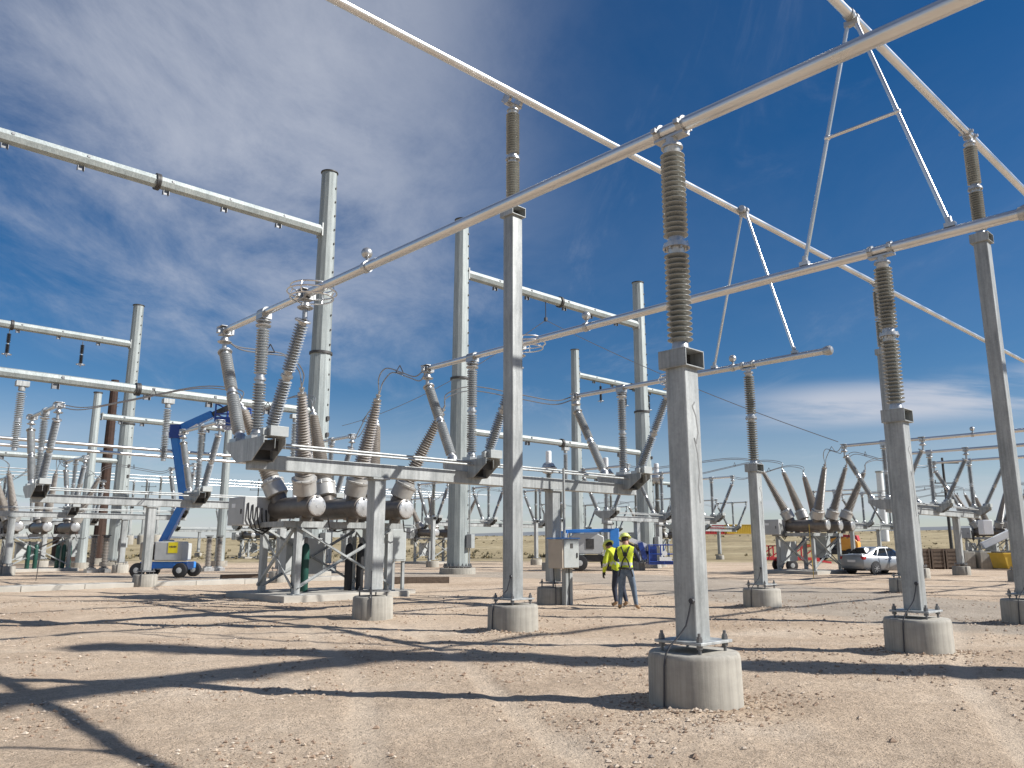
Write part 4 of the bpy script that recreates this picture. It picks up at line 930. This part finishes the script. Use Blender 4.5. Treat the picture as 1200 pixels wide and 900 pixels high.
# worker 1: back to us, navy sleeves under a lime vest
P1 = {'pelvis': ((0, 0, .95), (.165, .125)), 'waist': ((0, .0, 1.10), (.155, .12)), 'chest': ((0, .05, 1.36), (.185, .14)), 'neck': ((-.01, .11, 1.53), .062), 'head': ((-.02, .17, 1.64), (.085, .10)), 'crown': ((-.03, .205, 1.74), (.075, .085)),
      'hipL': ((-.10, 0, .88), .105), 'kneeL': ((-.14, .03, .50), .074), 'ankleL': ((-.17, -.02, .10), .05), 'toeL': ((-.20, .15, .05), .045),
      'hipR': ((.10, 0, .88), .105), 'kneeR': ((.17, .04, .50), .074), 'ankleR': ((.23, -.02, .10), .05), 'toeR': ((.29, .14, .05), .045),
      'shL': ((-.20, .04, 1.43), .082), 'elL': ((-.27, .16, 1.19), .056), 'wrL': ((-.14, .38, 1.15), .038),
      'shR': ((.20, .04, 1.43), .085), 'elR': ((.31, .10, 1.17), .062), 'wrR': ((.17, .36, 1.20), .038)}
def fm1(c):
    ax = abs(c.x)
    if c.z < .13: return 3
    if c.z < .97: return 0
    if c.z > 1.545: return 2
    if c.y > .36: return 4
    if ax > .195 or (c.y > .20 and c.z < 1.3 and ax > .12): return 1
    for z in (1.08,):
        if abs(c.z-z) < .032: return 6
    return 5
u, v = 15.75, 12.65
t, o = person((u, v, gnd(u, v)), RZ+math.radians(-14), 'person with navy sleeves under lime vest, blue jeans and harness, seen from behind', P1, [M['jeans'], M['shirt'], M['skin'], M['boot'], M['glove'], M['lime'], M['band']], fm1)
b = MB()
for s in (-1, 1):
    b.tube([(s*.10, .16, 1.50), (s*.10, -.03, 1.50), (s*.04, -.115, 1.34), (-s*.07, -.145, 1.15), (-s*.11, -.14, .98)], .017, 6)
    b.tube([(s*.12, -.10, .98), (s*.17, -.06, .80), (s*.12, .10, .72)], .016, 6)
b.box((0, -.125, 1.32), (.10, .03, .10)); b.build('harness', M['black'], t)
b = MB(); b.ring((0, 0, .99), .175, .022); b.build('tool_belt', M['black'], t)
# worker 2: leaning forward in a lime jacket, dark trousers
P2 = {'pelvis': ((0, 0, .92), (.16, .125)), 'waist': ((0, .05, 1.06), (.175, .145)), 'chest': ((0, .20, 1.29), (.20, .165)), 'neck': ((0, .33, 1.43), .062), 'head': ((0, .43, 1.50), (.085, .10)), 'crown': ((0, .50, 1.58), (.075, .085)),
      'hipL': ((-.10, 0, .86), .105), 'kneeL': ((-.11, .10, .48), .074), 'ankleL': ((-.12, 0, .10), .05), 'toeL': ((-.14, .17, .05), .045),
      'hipR': ((.10, 0, .86), .105), 'kneeR': ((.12, .06, .48), .074), 'ankleR': ((.13, -.10, .10), .05), 'toeR': ((.16, .07, .05), .045),
      'shL': ((-.20, .20, 1.38), .088), 'elL': ((-.31, .18, 1.10), .078), 'wrL': ((-.30, .27, .85), .040),
      'shR': ((.20, .22, 1.37), .088), 'elR': ((.27, .40, 1.14), .066), 'wrR': ((.14, .58, 1.05), .040)}
def fm2(c):
    if c.z < .13: return 3
    if c.z < .92: 
        if abs(c.x) > .235: return 4 if c.z < .86 else 5
        return 0
    if c.y > .60 and c.z < 1.2: return 4
    if c.z+c.y*.6 > 1.655 and abs(c.x) < .12: return 2
    if abs(c.z+.35*c.y-1.10) < .032 or (abs(c.x) > .235 and abs(c.z-1.03) < .03): return 6
    return 5
u, v = 16.42, 13.40
t, o = person((u, v, gnd(u, v)), RZ+math.radians(28), 'person in lime hi-vis jacket and dark trousers leaning forward, partly hidden behind coworker', P2, [M['djeans'], M['shirt'], M['skin'], M['boot'], M['glove'], M['lime'], M['band']], fm2)
u, v = 16.0, 12.95

# ------------------------------------------------------------------ ground
def groundmat(name, road=False):
    m = bpy.data.materials.new(name); m.use_nodes = True; nt = m.node_tree; n = nt.nodes; L = nt.links; b = n['Principled BSDF']; b.inputs['Roughness'].default_value = .95; b.inputs['Specular IOR Level'].default_value = .15
    geo = n.new('ShaderNodeNewGeometry'); pos = geo.outputs['Position']
    def noi(s, d=8, r=.6, st=None):
        v = pos
        if st: mp = n.new('ShaderNodeMapping'); mp.inputs['Scale'].default_value = st; L.new(pos, mp.inputs[0]); v = mp.outputs[0]
        t = n.new('ShaderNodeTexNoise'); t.inputs['Scale'].default_value = s; t.inputs['Detail'].default_value = d; t.inputs['Roughness'].default_value = r; L.new(v, t.inputs[0]); return t.outputs['Fac']
    def ramp(x, els):
        r = n.new('ShaderNodeValToRGB'); e = r.color_ramp.elements
        while len(e) < len(els): e.new(.5)
        for i, (p, c) in enumerate(els): e[i].position = p; e[i].color = (*c, 1) if len(c) == 3 else c
        L.new(x, r.inputs[0]); return r.outputs[0]
    def mix(f, a, c, mode='MIX'):
        x = n.new('ShaderNodeMix'); x.data_type = 'RGBA'; x.blend_type = mode
        if isinstance(f, float): x.inputs[0].default_value = f
        else: L.new(f, x.inputs[0])
        for k, q in ((6, a), (7, c)):
            if isinstance(q, tuple): x.inputs[k].default_value = (*q, 1)
            else: L.new(q, x.inputs[k])
        return x.outputs[2]
    sand = ramp(noi(.35, 9, .62), [(.30, (.48, .37, .27)), (.52, (.61, .485, .36)), (.72, (.69, .575, .45))])
    sand = mix(.55, sand, ramp(noi(9, 6, .7), [(.33, (.58, .56, .54)), (.64, (1.14, 1.12, 1.10))]), 'MULTIPLY')
    sand = mix(1.0, sand, ramp(noi(55, 5, .75), [(.34, (.50, .47, .44)), (.48, (.95, .95, .95)), (.68, (1.22, 1.21, 1.2))]), 'MULTIPLY')
    v2 = n.new('ShaderNodeTexVoronoi'); v2.inputs['Scale'].default_value = 60; L.new(pos, v2.inputs[0]); b2 = n.new('ShaderNodeRGBToBW'); L.new(v2.outputs['Color'], b2.inputs[0])
    q2 = n.new('ShaderNodeMath'); q2.operation = 'MULTIPLY'; L.new(ramp(v2.outputs['Distance'], [(.16, (1, 1, 1)), (.30, (0, 0, 0))]), q2.inputs[0]); L.new(ramp(noi(2.2, 5, .65), [(.44, (0, 0, 0)), (.58, (.85, .85, .85))]), q2.inputs[1])
    sand = mix(q2.outputs[0], sand, ramp(b2.outputs[0], [(.2, (.22, .155, .105)), (.45, (.46, .36, .26)), (.75, (.70, .60, .49))]))
    vo = n.new('ShaderNodeTexVoronoi'); vo.inputs['Scale'].default_value = 26; L.new(pos, vo.inputs[0])
    pb = ramp(vo.outputs['Distance'], [(.10, (1, 1, 1)), (.24, (0, 0, 0))])
    bw = n.new('ShaderNodeRGBToBW'); L.new(vo.outputs['Color'], bw.inputs[0])
    pcol = ramp(bw.outputs[0], [(.25, (.26, .19, .13)), (.5, (.50, .40, .30)), (.8, (.62, .54, .45))])
    pm = n.new('ShaderNodeMath'); pm.operation = 'MULTIPLY'; L.new(pb, pm.inputs[0]); L.new(ramp(noi(1.3, 4), [(.42, (0, 0, 0)), (.62, (.8, .8, .8))]), pm.inputs[1])
    site = mix(pm.outputs[0], sand, pcol)
    tk = n.new('ShaderNodeAttribute'); tk.attribute_name = 'track'
    site = mix(tk.outputs['Fac'], site, mix(.45, sand, (.72, .61, .48)))
    site = mix(ramp(noi(.16, 5, .55), [(.56, (0, 0, 0)), (.70, (.45, .45, .45))]), site, mix(.6, sand, (.40, .30, .20), 'MULTIPLY'))
    grav = mix(.8, ramp(noi(.5, 6), [(.3, (.30, .265, .22)), (.7, (.44, .39, .33))]), ramp(noi(22, 4, .8), [(.3, (.55, .55, .55)), (.7, (1.3, 1.28, 1.24))]), 'MULTIPLY')
    at = n.new('ShaderNodeAttribute'); at.attribute_name = 'gravel'
    ad = n.new('ShaderNodeMath'); ad.operation = 'ADD'; L.new(at.outputs['Fac'], ad.inputs[0]); L.new(ramp(noi(.7, 7, .7), [(.2, (-.0, 0, 0)), (.8, (.6, .6, .6))]), ad.inputs[1])
    site = mix(ramp(ad.outputs[0], [(.60, (0, 0, 0)), (1.15, (.72, .72, .72))]), site, grav)
    plain = ramp(noi(.035, 10, .68, (1, 1, 1)), [(.32, (.25, .20, .12)), (.5, (.35, .285, .17)), (.68, (.44, .365, .235))])
    plain = mix(.7, plain, ramp(noi(.45, 5, .75), [(.36, (.45, .45, .42)), (.55, (1.1, 1.1, 1.1))]), 'MULTIPLY')
    ln = n.new('ShaderNodeVectorMath'); ln.operation = 'LENGTH'; L.new(pos, ln.inputs[0])
    a2 = n.new('ShaderNodeMath'); a2.operation = 'MULTIPLY_ADD'; L.new(noi(.03, 4), a2.inputs[0]); a2.inputs[1].default_value = 60; L.new(ln.outputs['Value'], a2.inputs[2])
    mr = n.new('ShaderNodeMapRange'); mr.inputs[1].default_value = 100; mr.inputs[2].default_value = 118; L.new(a2.outputs[0], mr.inputs[0])
    L.new(mix(mr.outputs[0], site, plain), b.inputs['Base Color'])
    h = n.new('ShaderNodeMath'); h.operation = 'MULTIPLY_ADD'; L.new(pb, h.inputs[0]); h.inputs[1].default_value = .5; L.new(noi(14, 8, .75), h.inputs[2])
    bp = n.new('ShaderNodeBump'); bp.inputs['Strength'].default_value = 1.0; bp.inputs['Distance'].default_value = .045; L.new(h.outputs[0], bp.inputs['Height']); L.new(bp.outputs[0], b.inputs['Normal'])
    return m
ROAD = [(21.5, -14), (20.5, -2), (20.5, 6), (23.5, 12), (28, 19), (31, 26), (30, 33), (24, 38), (14, 42)]
def roadmask(u, v):
    best = 99
    for (a, b), (c, d) in zip(ROAD, ROAD[1:]):
        dx, dy = c-a, d-b; t = max(0, min(1, ((u-a)*dx+(v-b)*dy)/(dx*dx+dy*dy))); best = min(best, math.hypot(u-a-t*dx, v-b-t*dy))
    return 1-sm(2.4, 5.2, best)
PEDS = [(UA, 4.9), (UB, 4.83), (UC, 10.75), (10.36, 10.97), (18.78, 4.95), (27.75, 10.75)]
TRK = [((9.6, 1.2), (.93, .37), 1.0), ((8.8, 2.6), (.93, .37), 1.0), ((3.5, 5.2), (.45, .89), .8), ((4.9, 4.6), (.45, .89), .8), ((9.0, 9.5), (.75, -.66), .7), ((10.1, 10.8), (.75, -.66), .7)]
def trackmask(u, v):
    if u*u+v*v > 1600: return 0.
    m = 0.
    for (a, b), (dx, dy), k in TRK:
        l = (u-a)*dx+(v-b)*dy; e = (u-a)*-dy+(v-b)*dx+.5*noise.noise(V3((l*.12, a, b)))
        if abs(l) < 14: m = max(m, k*math.exp(-(e/.15)**4)*sm(14, 9, abs(l))*(.35+.75*(.5+.5*noise.noise(V3((u*.8, v*.8, 5))))))
    return min(m, .9)
def height(u, v):
    z = gnd(u, v); d = math.hypot(u, v)
    if d < 70:
        k = 1-sm(35, 70, d); p = V3((u, v, 0))
        z += k*(.035*noise.noise(p*.55)+.022*noise.noise(p*1.9)+.010*noise.noise(p*5.1))
        if d < 26:
            z += .0065*noise.noise(p*14)
            z -= .032*trackmask(u, v)*(.75+.25*math.sin((u*.93+v*.37)*38))
        for a, b in PEDS:
            q = math.hypot(u-a, v-b)
            if q < 1.6: z += .055*math.exp(-((q-.50)/.22)**2)*(.7+.5*noise.noise(p*2.6))
    return z
angs = []
base = math.degrees(A)
x = -180.
while x < 180: angs.append(math.radians(base+x)); x += .28 if abs(x) < 38 else 4.
rad = [0.0]; r0 = .8
while r0 < 9000:
    rad.append(r0); r0 *= 1.0135 if r0 < 60 else 1.06
vs = [(0, 0, height(0, 0))]; gv = [roadmask(0, 0)]; n = len(angs)
for r0 in rad[1:]:
    for a in angs:
        uu, vv = r0*math.cos(a), r0*math.sin(a); vs.append((uu, vv, height(uu, vv))); gv.append(roadmask(uu, vv) if r0 < 80 else 0)
fs = [(0, 1+i, 1+(i+1) % n) for i in range(n)]
for j in range(len(rad)-2):
    o0 = 1+j*n; o1 = o0+n
    fs += [(o0+i, o1+i, o1+(i+1) % n, o0+(i+1) % n) for i in range(n)]
me = bpy.data.meshes.new('ground'); me.from_pydata(vs, [], fs); at = me.attributes.new('gravel', 'FLOAT', 'POINT'); at.data.foreach_set('value', gv); at2 = me.attributes.new('track', 'FLOAT', 'POINT'); at2.data.foreach_set('value', [trackmask(p[0], p[1]) for p in vs])
me.materials.append(groundmat('desert_ground')); me.polygons.foreach_set('use_smooth', [True]*len(me.polygons))
g = link('ground', me); g['kind'] = 'structure'
# loose stones: one scattered mass
b = MB(); rnd = random.Random(3)
def rock(x, y, s):
    z = height(x, y); e = []
    for i in range(6):
        d = [(1, 0, 0), (-1, 0, 0), (0, 1, 0), (0, -1, 0), (0, 0, 1), (0, 0, -1)][i]; k = s*(.7+.6*rnd.random()); e.append((x+d[0]*k+s*.3*(rnd.random()-.5), y+d[1]*k+s*.3*(rnd.random()-.5), z+d[2]*k*.62+s*.2))
    b.add(e, [(0, 2, 4), (2, 1, 4), (1, 3, 4), (3, 0, 4), (2, 0, 5), (1, 2, 5), (3, 1, 5), (0, 3, 5)], rnd.choice((0, 1, 2, 2)))
for i in range(42000):
    d = 3.8+rnd.random()**1.6*24; a = A+math.radians(rnd.uniform(-40, 40)); x, y = d*math.cos(a), d*math.sin(a)
    if noise.noise(V3((x*.5, y*.5, 3)))+.25*rnd.random()+.35*noise.noise(V3((x*.14, y*.14, 8))) < .05 or trackmask(x, y) > .3: continue
    rock(x, y, .005+.019*rnd.random()**3*(1+d*.03))
for a0, b0 in PEDS:
    for i in range(420):
        a = rnd.uniform(0, 6.283); q = .47+abs(rnd.gauss(0, .28)); rock(a0+q*math.cos(a), b0+q*math.sin(a), .008+.022*rnd.random()**2)
for i in range(60):
    d = 5+rnd.random()*22; a = A+math.radians(rnd.uniform(-36, 36)); rock(d*math.cos(a), d*math.sin(a), .02+.02*rnd.random())
SM = [mat('stone', (.44, .35, .265), .9), mat('pale_stone', (.54, .45, .355), .9), mat('brown_stone', (.30, .21, .145), .9)]
o = b.build('gravel', SM, ang=20); o['kind'] = 'stuff'
# scrub on the plain
b = MB()
for i in range(6500):
    d = 95+rnd.random()**1.5*520; a = A+math.radians(rnd.uniform(-46, 46)); x, y = d*math.cos(a), d*math.sin(a); z = gnd(x, y); s = .14+.42*rnd.random()**3
    if noise.noise(V3((x*.012, y*.012, 4)))+.3*noise.noise(V3((x*.06, y*.06, 1))) < .05+.25*(rnd.random()-.5): continue
    for k in range(5):
        t = rnd.uniform(0, 6.28); q = s*rnd.random()*.8; c = V3((x+q*math.cos(t), y+q*math.sin(t), z)); h = s*(.5+.6*rnd.random()); w = s*.35
        p = [c+V3((w*math.cos(t+j*2.09), w*math.sin(t+j*2.09), h*(.25+.2*rnd.random()))) for j in range(3)]
        b.add([c]+p+[c+V3((0, 0, h))], [(0, 1, 2), (0, 2, 3), (0, 3, 1), (1, 2, 4), (2, 3, 4), (3, 1, 4)], k % 2)
o = b.build('scrub', [mat('scrub_olive', (.12, .105, .06), .95), mat('scrub_straw', (.20, .16, .085), .95)], ang=20); o['kind'] = 'stuff'
# distant hills
def hill(f_, r0, r1, h, seed, name='hills'):
    vs = []; fs = []; n = 60
    for j in range(6):
        for i in range(n+1):
            x = r0+(r1-r0)*i/n; t = j/5; e = math.sin(math.pi*min(1, i/n*1.0))
            z = h*(.65+.45*noise.noise(V3((x*.0011, seed, 0)))+.15*noise.noise(V3((x*.004, seed, 2))))*min(1, 6*i/n, 6*(1-i/n))
            u, v = at_view(f_+t*900-(900 if j == 5 else 0)*0, x); vs.append((u, v, gnd(u, v)-15+(z+15)*math.sin(math.pi*min(t*1.1, .5)) if j else gnd(u, v)-15))
    for j in range(5):
        for i in range(n): a = j*(n+1)+i; fs.append((a, a+1, a+n+2, a+n+1))
    me = bpy.data.meshes.new(name); me.from_pydata(vs, [], fs); me.materials.append(mat('far_hills', (.15, .165, .18), .95, 0, (.19, .20, .205), .004)); me.polygons.foreach_set('use_smooth', [True]*len(me.polygons))
    o = link(name, me); o['kind'] = 'structure'
hill(6000, 2900, 5200, 42, 1.7); hill(6500, -1200, 1100, 38, 5.2); hill(6200, -5200, -2600, 30, 9.1)

# ------------------------------------------------------------------ sun, sky, camera
sun_dir = V3((.75, -1.05, 1.0)).normalized()
el = math.asin(sun_dir.z); rot = math.atan2(sun_dir.x, sun_dir.y)
l = bpy.data.lights.new('sun', 'SUN'); l.energy = 5.0; l.angle = math.radians(.53); l.color = (1, .972, .93)
lo = bpy.data.objects.new('sun', l); COL.objects.link(lo); lo.rotation_euler = (-sun_dir).to_track_quat('-Z', 'Y').to_euler(); lo.location = sun_dir*60
w = bpy.data.worlds.new('World'); scn.world = w; w.use_nodes = True; nt = w.node_tree; n = nt.nodes; L = nt.links
bg = n['Background']; bg.inputs[1].default_value = .060
sky = n.new('ShaderNodeTexSky'); sky.sky_type = 'NISHITA'; sky.sun_disc = False; sky.sun_elevation = el; sky.sun_rotation = rot; sky.altitude = 1200; sky.air_density = 1.0; sky.dust_density = .5; sky.ozone_density = 1.3
hs = n.new('ShaderNodeHueSaturation'); hs.inputs['Hue'].default_value = .504; hs.inputs['Saturation'].default_value = 1.42; hs.inputs['Value'].default_value = 1.0; L.new(sky.outputs[0], hs.inputs['Color'])
tc = n.new('ShaderNodeTexCoord'); D = tc.outputs['Generated']
def M1(op, a, b=None, c=None):
    x = n.new('ShaderNodeMath'); x.operation = op
    for i, q in enumerate((a, b, c)):
        if q is None: continue
        if isinstance(q, (int, float)): x.inputs[i].default_value = q
        else: L.new(q, x.inputs[i])
    return x.outputs[0]
def dotc(vec):
    x = n.new('ShaderNodeVectorMath'); x.operation = 'DOT_PRODUCT'; L.new(D, x.inputs[0]); x.inputs[1].default_value = vec; return x.outputs['Value']
def S(x, lo_, hi_, a=0., b=1.):
    r = n.new('ShaderNodeMapRange'); r.interpolation_type = 'SMOOTHSTEP'; r.inputs[1].default_value = lo_; r.inputs[2].default_value = hi_; r.inputs[3].default_value = a; r.inputs[4].default_value = b; L.new(x, r.inputs[0]); return r.outputs[0]
fx = dotc((math.sin(A), -math.cos(A), 0)); fy = dotc((math.cos(A), math.sin(A), 0)); fz = dotc((0, 0, 1))
zz = M1('MAXIMUM', fz, .02); den = M1('ADD', zz, .10)
cx = n.new('ShaderNodeCombineXYZ'); L.new(M1('DIVIDE', fx, den), cx.inputs[0]); L.new(M1('DIVIDE', fy, den), cx.inputs[1])
def noi(sc, det, rough, st, rotz, dist=0., off=(0, 0, 0)):
    mp = n.new('ShaderNodeMapping'); mp.inputs['Scale'].default_value = st; mp.inputs['Rotation'].default_value = (0, 0, rotz); mp.inputs['Location'].default_value = off; L.new(cx.outputs[0], mp.inputs[0])
    t = n.new('ShaderNodeTexNoise'); t.inputs['Scale'].default_value = sc; t.inputs['Detail'].default_value = det; t.inputs['Roughness'].default_value = rough; t.inputs['Distortion'].default_value = dist; L.new(mp.outputs[0], t.inputs[0]); return t.outputs['Fac']
side = M1('DIVIDE', fx, M1('MAXIMUM', fy, .05))        # tan of the bearing from the view axis
# wispy cirrus veil, thick on the left
wisp = noi(2.3, 13, .68, (1, .60, 1), .75, .35); body = noi(.75, 5, .50, (1, .75, 1), .4, .2, (3.4, 1.2, 0))
veil = M1('MULTIPLY', S(M1('ADD', M1('MULTIPLY', wisp, .56), M1('MULTIPLY', body, .80)), .50, .88), S(side, -.30, .16, 1., .06))
veil = M1('MULTIPLY', veil, S(M1('ADD', fz, M1('MULTIPLY', wisp, .07)), .225, .315))
thin = M1('MULTIPLY', S(noi(2.1, 12, .7, (1, .45, 1), 1.0, 1.0, (7, 2, 0)), .52, .82), .20)
thin = M1('MULTIPLY', thin, S(side, .05, .75, 1., .25))
# low bands towards the horizon
el_ = fz
band = M1('MULTIPLY', M1('MULTIPLY', S(el_, .128, .152), S(el_, .166, .196, 1., 0.)), S(noi(1.3, 9, .6, (.35, 1.0, 1), 0., .3, (1.7, 4.4, 0)), .34, .54))
band = M1('MULTIPLY', band, S(side, .22, .42))
low = M1('MULTIPLY', S(el_, .20, .02), S(noi(.9, 8, .6, (.25, .8, 1), 0., .3, (5, 9, 0)), .35, .75, .45, .85))
cov = M1('MINIMUM', M1('ADD', M1('ADD', M1('MULTIPLY', veil, .72), thin), M1('ADD', M1('MULTIPLY', band, .8), low)), .92)
mx = n.new('ShaderNodeMix'); mx.data_type = 'RGBA'; L.new(cov, mx.inputs[0]); L.new(hs.outputs[0], mx.inputs[6]); mx.inputs[7].default_value = (6.9, 7.3, 8.3, 1)
L.new(mx.outputs[2], bg.inputs[0])

cam = bpy.data.cameras.new('camera'); co = bpy.data.objects.new('camera', cam); COL.objects.link(co); scn.camera = co
cam.sensor_width = 36; cam.lens = 935/1200*36; cam.clip_end = 20000; cam.clip_start = .05
P = math.atan(190/935.)
co.location = (0, 0, 1.63); fwd = V3((math.cos(A)*math.cos(P), math.sin(A)*math.cos(P), math.sin(P))); co.rotation_euler = fwd.to_track_quat('-Z', 'Y').to_euler()
scn.view_settings.view_transform = 'Standard'; scn.view_settings.look = 'None'; scn.view_settings.gamma = 1; scn.view_settings.exposure = .48
scn.cycles.max_bounces = 6
